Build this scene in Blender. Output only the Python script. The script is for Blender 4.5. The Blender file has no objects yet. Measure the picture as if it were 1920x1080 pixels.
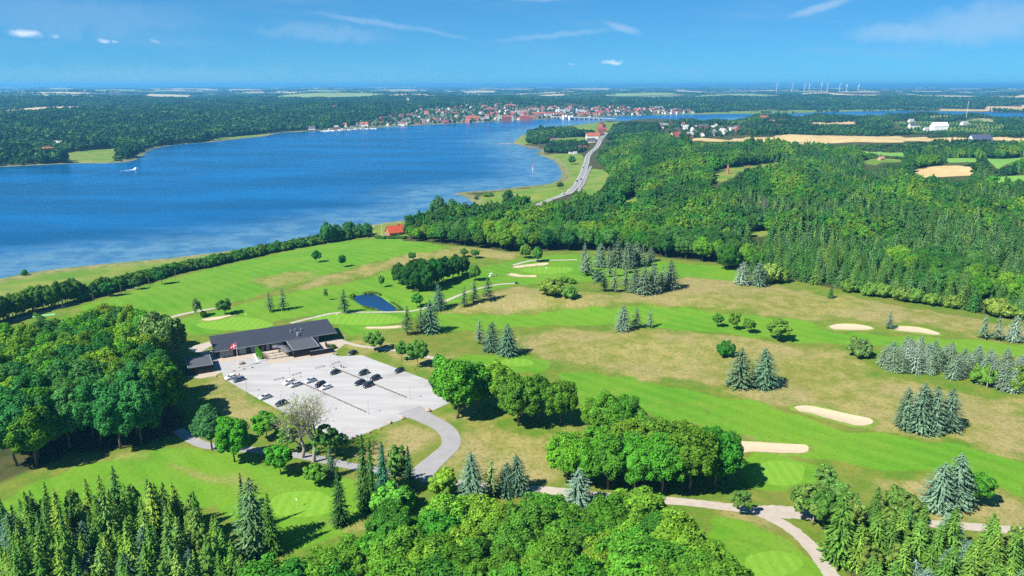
import bpy, math, random
import numpy as np
from mathutils import Vector

# ------------------------------------------------------------------ camera, sky, sun, exposure
random.seed(7)
RNG = np.random.default_rng(11)
SC = bpy.context.scene
COL = SC.collection
CAM_H, FOC, HOR = 112.0, 1371.0, 160.0            # camera height above the fjord, focal length in photo pixels, horizon row
PITCH = math.atan((540 - HOR) / FOC)
SUN_EL, SHADOW_AZ = math.radians(47), math.radians(36)     # shadows run away from the viewer and to the side

cam_data = bpy.data.cameras.new('camera')
cam_data.sensor_width = 36.0
cam_data.lens = 36.0 * FOC / 1920.0
cam_data.clip_start, cam_data.clip_end = 0.5, 200000
cam = bpy.data.objects.new('camera', cam_data)
COL.objects.link(cam)
cam.location = (0, 0, CAM_H)
cam.rotation_euler = (math.pi / 2 - PITCH, 0, 0)
SC.camera = cam

SUNV = (-math.cos(SHADOW_AZ) * math.cos(SUN_EL), -math.sin(SHADOW_AZ) * math.cos(SUN_EL), math.sin(SUN_EL))
sun_data = bpy.data.lights.new('sun', 'SUN')
sun_data.energy, sun_data.angle, sun_data.color = 4.9, math.radians(0.55), (1.0, 0.955, 0.88)
sun = bpy.data.objects.new('sun', sun_data)
COL.objects.link(sun)
sun.rotation_euler = Vector(SUNV).to_track_quat('Z', 'Y').to_euler()
sun.location = (-200, -150, 300)

SC.view_settings.view_transform = 'Standard'
SC.view_settings.look = 'None'
SC.view_settings.exposure = 1.08
SC.view_settings.gamma = 1.0
SC.view_settings.use_curve_mapping = False
SC.render.engine = 'CYCLES'
cy = SC.cycles
cy.max_bounces, cy.diffuse_bounces, cy.glossy_bounces, cy.transmission_bounces = 5, 2, 2, 2
cy.volume_bounces, cy.transparent_max_bounces = 0, 4
cy.caustics_reflective = cy.caustics_refractive = False
cy.use_adaptive_sampling = True
cy.adaptive_threshold = 0.02
cy.use_denoising = False

CF = np.array([0, math.cos(PITCH), -math.sin(PITCH)])
CU = np.array([0, math.sin(PITCH), math.cos(PITCH)])

def ray(px, py):
    return CF + np.array([1., 0, 0]) * (px - 960) / FOC + CU * (540 - py) / FOC

def az_el(px, py):
    d = ray(px, py); d = d / np.linalg.norm(d)
    return math.atan2(d[0], d[1]), math.asin(d[2])

# ------------------------------------------------------------------ node helpers
class NT:
    def __init__(self, tree):
        self.t = tree; tree.nodes.clear()
    def n(self, typ, **kw):
        nd = self.t.nodes.new(typ)
        for k, v in kw.items():
            if k == 'ins':
                for kk, vv in v.items():
                    s = nd.inputs[kk]
                    if isinstance(vv, bpy.types.NodeSocket): self.t.links.new(vv, s)
                    else: s.default_value = vv
            else: setattr(nd, k, v)
        return nd
    def math(self, op, a, b=0.0, c=0.0, clamp=False):
        nd = self.t.nodes.new('ShaderNodeMath'); nd.operation = op; nd.use_clamp = clamp
        for i, v in enumerate((a, b, c)):
            if isinstance(v, bpy.types.NodeSocket): self.t.links.new(v, nd.inputs[i])
            else: nd.inputs[i].default_value = v
        return nd.outputs[0]
    def mix(self, f, a, b, blend='MIX'):
        nd = self.t.nodes.new('ShaderNodeMix'); nd.data_type = 'RGBA'; nd.blend_type = blend
        for s, v in ((nd.inputs[0], f), (nd.inputs[6], a), (nd.inputs[7], b)):
            if isinstance(v, bpy.types.NodeSocket): self.t.links.new(v, s)
            elif isinstance(v, (int, float)): s.default_value = v
            else: s.default_value = (*v[:3], 1)
        return nd.outputs[2]
    def ramp(self, v, a, b, to0=0.0, to1=1.0, smooth=True):
        nd = self.t.nodes.new('ShaderNodeMapRange'); nd.clamp = True
        if smooth: nd.interpolation_type = 'SMOOTHSTEP'
        self.t.links.new(v, nd.inputs[0])
        for i, x in enumerate((a, b, to0, to1)): nd.inputs[i + 1].default_value = x
        return nd.outputs[0]
    def noise(self, vec, scale, detail=3.0, rough=0.55):
        nd = self.n('ShaderNodeTexNoise', ins={'Scale': scale, 'Detail': detail, 'Roughness': rough})
        if vec is not None: self.t.links.new(vec, nd.inputs['Vector'])
        return nd.outputs['Fac']

world = bpy.data.worlds.new('World')
SC.world = world
world.use_nodes = True
W = NT(world.node_tree)
sky = W.n('ShaderNodeTexSky', sky_type='NISHITA')
sky.sun_disc = False
sky.sun_elevation = SUN_EL
sky.sun_rotation = math.atan2(SUNV[0], SUNV[1])
sky.altitude, sky.air_density, sky.dust_density, sky.ozone_density = 100, 0.6, 0.0, 10.0
flatter = W.n('ShaderNodeGamma', ins={'Color': sky.outputs[0], 'Gamma': 0.6})          # the photograph's sky has little contrast
deep = W.mix(1.0, flatter.outputs[0], (0.34, 0.93, 1.24), 'MULTIPLY')
tc = W.n('ShaderNodeTexCoord')
sep = W.n('ShaderNodeSeparateXYZ', ins={0: tc.outputs['Generated']})
az = W.math('ARCTAN2', sep.outputs[0], sep.outputs[1])
el = W.math('ARCSINE', sep.outputs[2])
ae = W.n('ShaderNodeCombineXYZ', ins={0: az, 1: el, 2: 0.0}).outputs[0]
wob = W.n('ShaderNodeTexNoise', ins={'Vector': ae, 'Scale': 55.0, 'Detail': 4.0})
wv = W.n('ShaderNodeVectorMath', operation='SUBTRACT', ins={0: wob.outputs['Color'], 1: (0.5, 0.5, 0.5)}).outputs[0]

def cloud_mask(px, py, hw, hh, rot, amp, edge0=1.0, edge1=0.2):
    a, e = az_el(px, py)
    sc_ = W.n('ShaderNodeVectorMath', operation='MULTIPLY', ins={0: wv, 1: (amp, amp * 0.6, 0)}).outputs[0]
    ad = W.n('ShaderNodeVectorMath', operation='ADD', ins={0: ae, 1: sc_}).outputs[0]
    mp = W.n('ShaderNodeMapping', vector_type='TEXTURE', ins={'Vector': ad, 'Location': (a, e, 0), 'Rotation': (0, 0, rot), 'Scale': (hw / FOC, hh / FOC, 1)})
    ln = W.n('ShaderNodeVectorMath', operation='LENGTH', ins={0: mp.outputs[0]}).outputs['Value']
    return W.ramp(ln, edge0, edge1)

cols = deep
# thin high cirrus veil, everywhere in the sky
cm = W.n('ShaderNodeMapping', ins={'Vector': ae, 'Rotation': (0, 0, 0.06), 'Scale': (2.2, 16.0, 1.0)})
cir = W.noise(cm.outputs[0], 2.3, 5.0, 0.6)
cirf = W.math('MULTIPLY', W.ramp(cir, 0.46, 0.80), 0.20)
cols = W.mix(cirf, cols, (2.0, 2.9, 4.2))
for (px, py, hw, hh, rot, amp, dens) in [
        (700, 42, 130, 7, -0.13, 0.012, 0.30), (830, 62, 70, 5, -0.22, 0.010, 0.20), (1040, 66, 150, 7, 0.08, 0.012, 0.26),
        (1168, 53, 46, 9, -0.28, 0.010, 0.42), (1540, 14, 66, 9, 0.28, 0.010, 0.48), (1010, -2, 70, 6, 0.03, 0.01, 0.30),
        (1675, 62, 90, 20, 0.0, 0.03, 0.34), (1860, 42, 140, 42, 0.05, 0.05, 0.38), (150, 30, 260, 40, 0.0, 0.06, 0.16),
        (600, 62, 160, 18, -0.05, 0.04, 0.22), (300, 150, 500, 30, 0, 0.05, 0.14)]:
    m = W.math('MULTIPLY', cloud_mask(px, py, hw, hh, rot, amp), dens)
    cols = W.mix(m, cols, (2.6, 3.5, 4.6))
for (px, py, hw, hh, dens) in [(45, 62, 27, 9, 0.8), (107, 65, 8, 4, 0.3), (191, 77, 11, 6, 0.6), (214, 78, 8, 4, 0.35),
                               (288, 78, 11, 4, 0.3), (1147, 116, 28, 5, 0.7), (1070, 120, 9, 4, 0.2)]:
    m = W.math('MULTIPLY', cloud_mask(px, py, hw, hh, 0.0, 0.022, 1.0, 0.1), dens)
    cols = W.mix(m, cols, (4.2, 4.9, 6.0))
bg = W.n('ShaderNodeBackground', ins={'Color': cols, 'Strength': 0.095})
W.n('ShaderNodeOutputWorld', ins={'Surface': bg.outputs[0]})

# ------------------------------------------------------------------ object helpers
def tag(o, label=None, cat=None, group=None, kind=None):
    if label: o['label'] = label
    if cat: o['category'] = cat
    if group: o['group'] = group
    if kind: o['kind'] = kind
    return o

def link(name, mesh, parent=None):
    o = bpy.data.objects.new(name, mesh)
    COL.objects.link(o)
    if parent is not None: o.parent = parent
    return o

def empty(name, loc=(0, 0, 0), rz=0.0, scale=(1, 1, 1)):
    o = bpy.data.objects.new(name, None)
    o.empty_display_size = 0.5
    COL.objects.link(o)
    o.location, o.rotation_euler, o.scale = loc, (0, 0, rz), scale
    return o

def mesh_np(name, V, F, mats=(), mi=None, smooth=False):
    me = bpy.data.meshes.new(name)
    V = np.asarray(V, dtype=np.float32)
    if isinstance(F, np.ndarray):
        n, k = F.shape
        me.vertices.add(len(V)); me.vertices.foreach_set('co', V.ravel())
        me.loops.add(n * k); me.loops.foreach_set('vertex_index', F.astype(np.int32).ravel())
        me.polygons.add(n)
        me.polygons.foreach_set('loop_start', np.arange(0, n * k, k, dtype=np.int32))
        me.update(calc_edges=True)
    else:
        me.from_pydata([tuple(map(float, v)) for v in V], [], [tuple(f) for f in F])
    for m in mats: me.materials.append(m)
    if mi is not None: me.polygons.foreach_set('material_index', np.asarray(mi, dtype=np.int32))
    if smooth: me.polygons.foreach_set('use_smooth', np.ones(len(me.polygons), dtype=bool))
    me.update()
    return me

class MB:
    """collects boxes, prisms, tubes into one mesh"""
    def __init__(self): self.v, self.f = [], []
    def add(self, vs, fs):
        o = len(self.v); self.v += [tuple(v) for v in vs]; self.f += [tuple(i + o for i in f) for f in fs]; return self
    def box(self, x0, x1, y0, y1, z0, z1):
        return self.add([(x0, y0, z0), (x1, y0, z0), (x1, y1, z0), (x0, y1, z0), (x0, y0, z1), (x1, y0, z1), (x1, y1, z1), (x0, y1, z1)],
                        [(0, 3, 2, 1), (4, 5, 6, 7), (0, 1, 5, 4), (1, 2, 6, 5), (2, 3, 7, 6), (3, 0, 4, 7)])
    def hexa(self, b, t):          # bottom quad, top quad (counter-clockwise seen from above)
        return self.add(list(b) + list(t), [(0, 3, 2, 1), (4, 5, 6, 7), (0, 1, 5, 4), (1, 2, 6, 5), (2, 3, 7, 6), (3, 0, 4, 7)])
    def tube(self, pts, rad, k=6, cap=True):
        o = len(self.v); n = len(pts)
        for i, p in enumerate(pts):
            p = np.array(p, float)
            d = np.array(pts[min(i + 1, n - 1)], float) - np.array(pts[max(i - 1, 0)], float)
            d /= max(np.linalg.norm(d), 1e-9)
            a = np.cross(d, (0, 0, 1.0) if abs(d[2]) < 0.9 else (1.0, 0, 0)); a /= np.linalg.norm(a); b = np.cross(d, a)
            for j in range(k):
                t = 2 * math.pi * j / k
                self.v.append(tuple(p + rad[i] * (a * math.cos(t) + b * math.sin(t))))
        for i in range(n - 1):
            for j in range(k):
                j2 = (j + 1) % k
                self.f.append((o + i * k + j, o + i * k + j2, o + (i + 1) * k + j2, o + (i + 1) * k + j))
        if cap:
            self.f.append(tuple(o + j for j in reversed(range(k)))); self.f.append(tuple(o + (n - 1) * k + j for j in range(k)))
        return self
    def cyl(self, c, r, z0, z1, k=10, r1=None):
        return self.tube([(c[0], c[1], z0), (c[0], c[1], z1)], [r, r if r1 is None else r1], k)
    def mesh(self, name, *mats, smooth=False): return mesh_np(name, self.v, self.f, mats, smooth=smooth)
    def build(self, name, mat, parent=None, smooth=False): return link(name, self.mesh(name, mat, smooth=smooth), parent)

# ------------------------------------------------------------------ materials
def principled(name, rgb, rough=0.6, metal=0.0, spec=0.3, nscale=None, namp=0.12, bump=None, coord='Object'):
    m = bpy.data.materials.new(name); m.use_nodes = True
    T = NT(m.node_tree)
    col = (*rgb, 1)
    b = T.n('ShaderNodeBsdfPrincipled', ins={'Roughness': rough, 'Metallic': metal, 'Specular IOR Level': spec})
    if nscale:
        co = T.n('ShaderNodeTexCoord').outputs[coord]
        f = T.noise(co, nscale, 4.0, 0.6)
        c = T.mix(f, tuple(x * (1 - 2 * namp) for x in rgb), tuple(min(1, x * (1 + 2 * namp)) for x in rgb))
        m.node_tree.links.new(c, b.inputs['Base Color'])
        if bump:
            bp = T.n('ShaderNodeBump', ins={'Strength': bump, 'Distance': 0.05, 'Height': f})
            m.node_tree.links.new(bp.outputs[0], b.inputs['Normal'])
    else: b.inputs['Base Color'].default_value = col
    T.n('ShaderNodeOutputMaterial', ins={'Surface': b.outputs[0]})
    return m

def tinted(name, rough=0.5, spec=0.4, coat=0.0, namp=0.06, nscale=3.0):
    """surface whose colour is the object's own colour"""
    m = bpy.data.materials.new(name); m.use_nodes = True
    T = NT(m.node_tree)
    oi = T.n('ShaderNodeObjectInfo')
    f = T.noise(T.n('ShaderNodeTexCoord').outputs['Object'], nscale, 3.0)
    f = T.ramp(f, 0.25, 0.75, 1 - namp * 2, 1 + namp * 2, False)
    c = T.n('ShaderNodeVectorMath', operation='SCALE', ins={0: oi.outputs['Color'], 'Scale': f}).outputs[0]
    b = T.n('ShaderNodeBsdfPrincipled', ins={'Base Color': c, 'Roughness': rough, 'Specular IOR Level': spec, 'Coat Weight': coat, 'Coat Roughness': 0.08})
    T.n('ShaderNodeOutputMaterial', ins={'Surface': b.outputs[0]})
    return m

def leaf_mat(name, rgb=None, var=0.26, hue=0.04, transl=0.22):
    """foliage: colour of the species with per-tree and within-crown variation; diffuse plus light passing through the leaf"""
    m = bpy.data.materials.new(name); m.use_nodes = True
    T = NT(m.node_tree)
    oi = T.n('ShaderNodeObjectInfo')
    geo = T.n('ShaderNodeNewGeometry')
    base = oi.outputs['Color'] if rgb is None else T.n('ShaderNodeRGB').outputs[0]
    if rgb is not None: base.default_value = (*rgb, 1)
    n1 = T.noise(T.n('ShaderNodeTexCoord').outputs['Object'], 0.35, 3.0)
    rn = geo.outputs['Random Per Island']
    v = T.math('ADD', T.math('MULTIPLY', T.math('SUBTRACT', oi.outputs['Random'], 0.5), 2 * var), 1.55)
    v = T.math('MULTIPLY', v, T.ramp(n1, 0.3, 0.7, 0.75, 1.3, False))
    v = T.math('MULTIPLY', v, T.ramp(rn, 0, 1, 0.62, 1.38, False))
    h = T.math('ADD', 0.5, T.math('MULTIPLY', T.math('SUBTRACT', T.math('FRACT', T.math('MULTIPLY', oi.outputs['Random'], 7.31)), 0.5), hue))
    base = T.mix(1.0, base, (0.90, 1.12, 0.95) if transl > .15 else (0.98, 1.06, 0.95), 'MULTIPLY')
    hs = T.n('ShaderNodeHueSaturation', ins={'Hue': h, 'Saturation': 1.0, 'Value': v, 'Color': base})
    d = T.n('ShaderNodeBsdfDiffuse', ins={'Color': hs.outputs[0]})
    yl = T.mix(1.0, hs.outputs[0], (1.05, 1.2, 0.4), 'MULTIPLY')
    t = T.n('ShaderNodeBsdfTranslucent', ins={'Color': yl})
    ms = T.n('ShaderNodeMixShader', ins={0: transl, 1: d.outputs[0], 2: t.outputs[0]})
    T.n('ShaderNodeOutputMaterial', ins={'Surface': ms.outputs[0]})
    return m

M = {}
M['leaf'] = leaf_mat('foliage')
M['needle'] = leaf_mat('needles', transl=0.12, var=0.2, hue=0.02)
M['bark'] = principled('bark', (0.16, 0.12, 0.09), 0.9, nscale=3, namp=0.25)
M['pale_bark'] = principled('pale_bark', (0.27, 0.24, 0.20), 0.9, nscale=2.5, namp=0.2)
M['paint'] = tinted('car_paint', 0.32, 0.5, 0.6, 0.01)
M['wall'] = tinted('rendered_wall', 0.8, 0.2)
M['tile'] = tinted('roof_covering', 0.7, 0.25, namp=0.12)
M['glass'] = principled('dark_glass', (0.02, 0.027, 0.035), 0.08, spec=0.6)
M['window_glass'] = principled('window_glass', (0.15, 0.19, 0.23), 0.08, spec=0.6)  # clubhouse panes: reflected sky is put into the pale blue base colour
M['rubber'] = principled('rubber', (0.02, 0.02, 0.02), 0.85)
M['alloy'] = principled('alloy', (0.5, 0.5, 0.52), 0.35, metal=0.8)
M['lamp_glass'] = principled('lamp_glass', (0.75, 0.76, 0.78), 0.15)
M['red_lens'] = principled('red_lens', (0.45, 0.02, 0.02), 0.2)
M['black_wood'] = principled('black_stained_boards', (0.018, 0.019, 0.022), 0.7, nscale=5, namp=0.2)
M['roof_felt'] = principled('dark_roofing_felt', (0.034, 0.039, 0.053), 0.65, nscale=1.2, namp=0.12)
M['grey_felt'] = principled('weathered_roofing_felt', (0.065, 0.07, 0.082), 0.8, nscale=1.2, namp=0.15)
M['edge_metal'] = principled('edge_flashing', (0.42, 0.43, 0.45), 0.5, metal=0.3)
M['white'] = principled('white_paint', (0.8, 0.8, 0.8), 0.5)
M['red'] = principled('red_cloth', (0.62, 0.02, 0.035), 0.75)
M['white_cloth'] = principled('white_cloth', (0.8, 0.8, 0.8), 0.8)
M['galv'] = principled('galvanised_steel', (0.36, 0.37, 0.38), 0.5, metal=0.5)
M['timber'] = principled('weathered_timber', (0.16, 0.14, 0.12), 0.85, nscale=4, namp=0.25)
M['pale_timber'] = principled('pale_timber', (0.52, 0.46, 0.36), 0.8, nscale=4, namp=0.15)
M['grey_cloth'] = principled('grey_canvas', (0.11, 0.11, 0.125), 0.85)
M['stone'] = principled('granite', (0.33, 0.25, 0.21), 0.85, nscale=2.5, namp=0.25, bump=0.5)
M['concrete'] = principled('concrete', (0.31, 0.305, 0.30), 0.85, nscale=0.5, namp=0.1)
M['brick'] = principled('red_brick', (0.36, 0.13, 0.08), 0.85, nscale=2.0, namp=0.15)
M['skin'] = principled('skin', (0.5, 0.3, 0.22), 0.6)
M['hair'] = principled('hair', (0.06, 0.04, 0.03), 0.7)
M['cloth'] = tinted('cloth', 0.85, 0.1)
# ------------------------------------------------------------------ the lie of the land
def unproj(px, py, z):
    px, py = np.asarray(px, float), np.asarray(py, float)
    dx = (px - 960) / FOC
    dy = CF[1] + CU[1] * (540 - py) / FOC
    dz = CF[2] + CU[2] * (540 - py) / FOC
    k = (CAM_H - z) / np.maximum(-dz, 1e-5)
    return dx * k, dy * k

def smooth(a, b, x):
    t = np.clip((x - a) / (b - a), 0, 1)
    return t * t * (3 - 2 * t)

def seg_dist(P, X, Y, closed=False):
    P = np.asarray(P, float); E1 = np.roll(P, -1, 0) if closed else P[1:]; E0 = P if closed else P[:-1]
    V = E1 - E0; L = (V ** 2).sum(1) + 1e-12
    out = np.empty(X.shape); n = len(X); step = max(1, 400000 // len(E0))
    for s in range(0, n, step):
        x, y = X[s:s + step, None] - E0[:, 0], Y[s:s + step, None] - E0[:, 1]
        t = (x * V[:, 0] + y * V[:, 1]) / L
        np.minimum(np.maximum(t, 0, out=t), 1, out=t)
        x -= t * V[:, 0]; y -= t * V[:, 1]; x *= x; y *= y; x += y
        out[s:s + step] = x.min(1)
    return np.sqrt(out)

def inside(P, X, Y):
    P = np.asarray(P, float); N = np.roll(P, -1, 0)
    dy = N[:, 1] - P[:, 1]; dy = np.where(dy == 0, 1e-12, dy); sl = (N[:, 0] - P[:, 0]) / dy
    out = np.empty(X.shape, bool); step = max(1, 400000 // len(P))
    for s in range(0, len(X), step):
        y = Y[s:s + step, None]
        c = ((P[:, 1] > y) != (N[:, 1] > y)) & (X[s:s + step, None] < sl * (y - P[:, 1]) + P[:, 0])
        out[s:s + step] = c.sum(1) % 2 == 1
    return out

def poly_sd(P, X, Y, reach=60.0):
    """signed distance (positive inside), only exact within reach of the outline"""
    P = np.asarray(P); out = np.full(X.shape, -reach)
    b = (X > P[:, 0].min() - reach) & (X < P[:, 0].max() + reach) & (Y > P[:, 1].min() - reach) & (Y < P[:, 1].max() + reach)
    if b.any():
        x, y = X[b], Y[b]
        d = np.minimum(seg_dist(P, x, y, True), reach)
        out[b] = np.where(inside(P, x, y), d, -d)
    return out

def waves(X, Y, wl, seed, n=5):
    r = np.random.default_rng(seed); s = 0
    for i in range(n):
        a = r.uniform(0, 2 * math.pi); k = 2 * math.pi / (wl * r.uniform(0.7, 1.5))
        s = s + np.sin((X * math.cos(a) + Y * math.sin(a)) * k + r.uniform(0, 6.28))
    return s / n ** 0.5 / 1.0

def catmull(P, closed=False, sub=6):
    P = [np.array(p, float) for p in P]; n = len(P); out = []
    for i in range(n if closed else n - 1):
        if closed: p0, p1, p2, p3 = P[i - 1], P[i], P[(i + 1) % n], P[(i + 2) % n]
        else: p0, p1, p2, p3 = P[max(i - 1, 0)], P[i], P[i + 1], P[min(i + 2, n - 1)]
        for k in range(sub):
            t = k / sub
            out.append(0.5 * ((2 * p1) + (-p0 + p2) * t + (2 * p0 - 5 * p1 + 4 * p2 - p3) * t * t + (-p0 + 3 * p1 - 3 * p2 + p3) * t ** 3))
    if not closed: out.append(P[-1])
    return np.array(out)

NEAR_PX = [(-260, 570), (0, 522), (60, 510), (170, 497), (330, 482), (420, 471), (500, 460), (560, 451), (640, 434), (700, 421), (760, 412), (820, 402), (852, 391),
           (868, 385), (887, 383.5), (881, 376), (872, 369), (860, 366), (850, 363), (862, 361), (880, 359), (930, 356), (975, 350), (1010, 347), (1034, 343),
           (1048, 336), (1053, 328), (1050, 318), (1044, 308), (1036, 300), (1020, 294), (1008, 289), (1014, 282), (1004, 279), (985, 275), (965, 270),
           (963, 265), (972, 258), (982, 252), (1002, 246), (1040, 240), (1070, 235), (1100, 232), (1125, 228), (1135, 225.5), (1150, 226), (1180, 228), (1290, 229),
           (1345, 226), (1430, 221), (1560, 217), (1690, 216), (1800, 219), (1920, 223), (2300, 232)]
FAR_PX = [(-260, 322), (0, 313), (133, 306.6), (200, 306), (247, 302), (267, 292), (283, 281), (317, 273), (360, 269), (400, 266), (450, 260), (500, 255),
          (520, 249.5), (567, 247), (640, 243), (700, 240), (787, 235), (900, 229.5), (1000, 225), (1037, 222.7), (1095, 220.5), (1150, 219), (1190, 217), (1300, 214.5),
          (1480, 213), (1560, 210), (1690, 208), (1790, 209), (1920, 211.5), (2300, 217)]
def px_world(P, z=0.0):
    P = np.array(P, float); x, y = unproj(P[:, 0], P[:, 1], z); return np.stack([x, y], 1)
NEAR_L = catmull(px_world(NEAR_PX), sub=3)
FAR_L = catmull(px_world(FAR_PX), sub=3)
a0 = NEAR_L[0] + (NEAR_L[0] - NEAR_L[1]) * 200
NEAR_P = np.vstack([[(a0[0], -3000)], [a0], NEAR_L, [(9000, 2600)], [(9000, -3000)]])
b0 = FAR_L[0] + (FAR_L[0] - FAR_L[1]) * 200
FAR_P = np.vstack([[(-70000, 70000)], [(-70000, b0[1])], [b0], FAR_L, [(70000, 6000)], [(70000, 70000)]])

def shore(X, Y):
    """signed distance to the waterline of the near shore and of the far shore, positive on land"""
    dn = seg_dist(NEAR_P, X, Y, True); df = seg_dist(FAR_P, X, Y, True)
    return np.where(inside(NEAR_P, X, Y), dn, -dn), np.where(inside(FAR_P, X, Y), df, -df)

FLATS, DIPS = [], []          # (polygon, level, blend width); (polygon, depth, blend)
def height(X, Y):
    X, Y = np.atleast_1d(np.asarray(X, float)), np.atleast_1d(np.asarray(Y, float))
    dn, df = shore(X, Y)
    und = 0.55 * waves(X, Y, 70, 1) + 0.9 * waves(X, Y, 160, 2)
    hill = 6.5 * (waves(X, Y, 380, 3) + 0.25) * smooth(380, 620, Y) + 4.0 * smooth(60, 320, X) * smooth(320, 600, Y)
    mound = 3.4 * np.exp(-(((X - 15) / 55) ** 2 + ((Y - 345) / 16) ** 2)) + 2.2 * np.exp(-(((X - 70) / 50) ** 2 + ((Y - 285) / 22) ** 2))
    zn = np.minimum(dn, 20) * 0.025 + (9.5 + (und + mound) * smooth(450, 330, Y) + hill) * smooth(12, 150, dn)
    lowc = smooth(1200, 1900, Y) * 8.0                                         # the point near the bridge lies low
    zn = np.where(dn > 20, np.maximum(zn - lowc * smooth(12, 150, dn), 0.5), zn)
    zf = np.minimum(df, 20) * 0.03 + (21 + 5 * waves(X, Y, 520, 9)) * smooth(10, 800, df) + (15 * waves(X, Y, 1900, 4) + 9) * smooth(300, 3600, df) + 10 * smooth(3000, 14000, df)
    zf = np.where(df > 20, np.maximum(zf, 0.6), zf)
    z = np.where(dn > 0, zn, np.where(df > 0, zf, -np.minimum(-np.maximum(dn, df) * 0.05, 2.5)))
    for P, lev, bw in FLATS:
        w = smooth(-bw, 0, poly_sd(P, X, Y, bw + 1)); z = z * (1 - w) + lev * w
    for P, dep, bw in DIPS:
        z = z - dep * smooth(-0.2, bw, poly_sd(P, X, Y, bw + 2))
    return z

def ground(px, py):
    px, py = np.atleast_1d(np.asarray(px, float)), np.atleast_1d(np.asarray(py, float))
    z = np.full(px.shape, 9.0)
    for it in range(14):
        x, y = unproj(px, py, z)
        zn = height(x, y); z = z + (zn - z) * (0.9 if it < 5 else 0.5)
    return x, y, z

def gpoint(px, py):
    x, y, z = ground(px, py); return np.array([x[0], y[0], z[0]])

def gpoly(P, sub=0, closed=True):
    P = np.array(P, float)
    x, y, z = ground(P[:, 0], P[:, 1]); w = np.stack([x, y], 1)
    return catmull(w, closed, sub) if sub else w

def gheight(p, px_top):
    """height of a thing standing at p whose top shows at this photo row"""
    d = ray(960, px_top)
    best, bz = 1e9, 5.0
    lo, hi = 0.0, 60.0
    for _ in range(30):
        m = (lo + hi) / 2
        v = np.array([p[0], p[1], p[2] + m - CAM_H]); row = 540 - FOC * (v @ CU) / (v @ CF)
        if row > px_top: lo = m
        else: hi = m
    return lo

# level ground round the car park and the clubhouse
FLATS.append((px_world([(325, 690), (300, 730), (420, 715), (520, 775), (640, 835), (760, 800), (860, 765), (820, 712), (690, 655), (660, 615), (610, 590), (375, 628)], 10.0), 10.0, 22.0))

BUNKERS = [
    ('pale sand bunker shaped like a bean beside the long fairway, below the lone blue spruce clump', [(1490, 763), (1513, 761), (1547, 767), (1597, 778), (1630, 785), (1637, 792), (1627, 798), (1600, 798), (1563, 788), (1513, 775), (1493, 770)]),
    ('long pale sand bunker beside the striped tee and the beech clump', [(1374, 830), (1413, 829), (1480, 833), (1510, 835), (1516, 842), (1510, 849), (1480, 851), (1423, 848), (1378, 850)]),
    ('narrow sand bunker with a lone spruce at its end', [(1555, 612), (1570, 608), (1600, 608), (1627, 612), (1638, 617), (1623, 619), (1573, 619), (1558, 616)]),
    ('slanting sand bunker behind the bank of blue spruces', [(1673, 613), (1713, 613), (1747, 620), (1763, 627), (1747, 628), (1707, 623), (1678, 620)]),
    ('thin sand bunker in front of the green between pond and clubhouse', [(687, 613.5), (717, 613), (757, 611), (758, 615), (723, 617), (690, 617)]),
    ('slim sand bunker behind the distant green by the forest', [(962, 500), (983, 497), (1023, 493), (1027, 497), (1007, 499), (970, 503)]),
    ('short sand bunker in front of the distant green by the forest', [(952, 515), (960, 513), (980, 516.5), (1003, 516.5), (1003, 520), (973, 519.5), (955, 517)]),
    ('curved sand bunker behind the green nearest the clubhouse gable', [(377, 600), (402, 595), (442, 590.6), (428, 595), (393, 602)]),
    ('small sand pit under the net posts of the driving range', [(224, 538), (244, 533), (256, 539), (240, 544)]),
]
BUNK_W = [gpoly(p, 5) for _, p in BUNKERS]
POND_W = gpoly([(658, 555), (677, 551), (698, 549), (713, 553), (730, 563), (750, 575), (747, 579), (717, 580.5), (690, 577), (668, 566)], 4)
pz = height(POND_W[:, 0], POND_W[:, 1])
FLATS.append((POND_W, float(pz.mean()) - 0.3, 14.0))
POND_Z = float(pz.mean()) - 0.75
DIPS.append((POND_W, 2.0, 3.0))
for p in BUNK_W: DIPS.append((p, 0.32, 3.2))

# --- cover outlines, as seen on the ground
MOWN = [
    [(1050, 700), (1130, 702), (1240, 722), (1340, 742), (1440, 757), (1500, 782), (1570, 806), (1690, 818), (1800, 838), (1930, 872), (1930, 930), (1860, 905), (1740, 885), (1600, 872), (1500, 852), (1350, 803), (1260, 792), (1190, 768), (1090, 760)],
    [(800, 588), (960, 592), (1090, 578), (1240, 574), (1330, 584), (1420, 594), (1500, 600), (1560, 622), (1640, 628), (1760, 634), (1930, 648), (1930, 668), (1800, 660), (1640, 648), (1480, 640), (1330, 622), (1150, 611), (1000, 612), (850, 622), (780, 612)],
    [(150, 580), (215, 556), (330, 520), (470, 487), (600, 460), (700, 448), (830, 464), (760, 478), (690, 494), (620, 514), (560, 532), (480, 556), (420, 572), (330, 592), (250, 600)],
    [(340, 600), (440, 575), (560, 545), (660, 530), (760, 500), (900, 500), (1000, 482), (1090, 478), (1290, 495), (1400, 505), (1380, 528), (1290, 520), (1060, 530), (960, 535), (900, 550), (820, 582), (760, 600), (660, 632), (600, 590), (380, 628)],
    [(-20, 960), (60, 905), (180, 868), (330, 838), (480, 860), (560, 890), (660, 900), (690, 960), (640, 1000), (520, 1030), (400, 960), (250, 940), (60, 990)],
    [(1330, 975), (1420, 985), (1500, 1030), (1540, 1090), (1330, 1090)],
    [(1400, 858), (1480, 856), (1530, 880), (1510, 912), (1430, 918), (1395, 895)],
    [(840, 670), (960, 664), (1030, 680), (1010, 700), (900, 692)],
]
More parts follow.
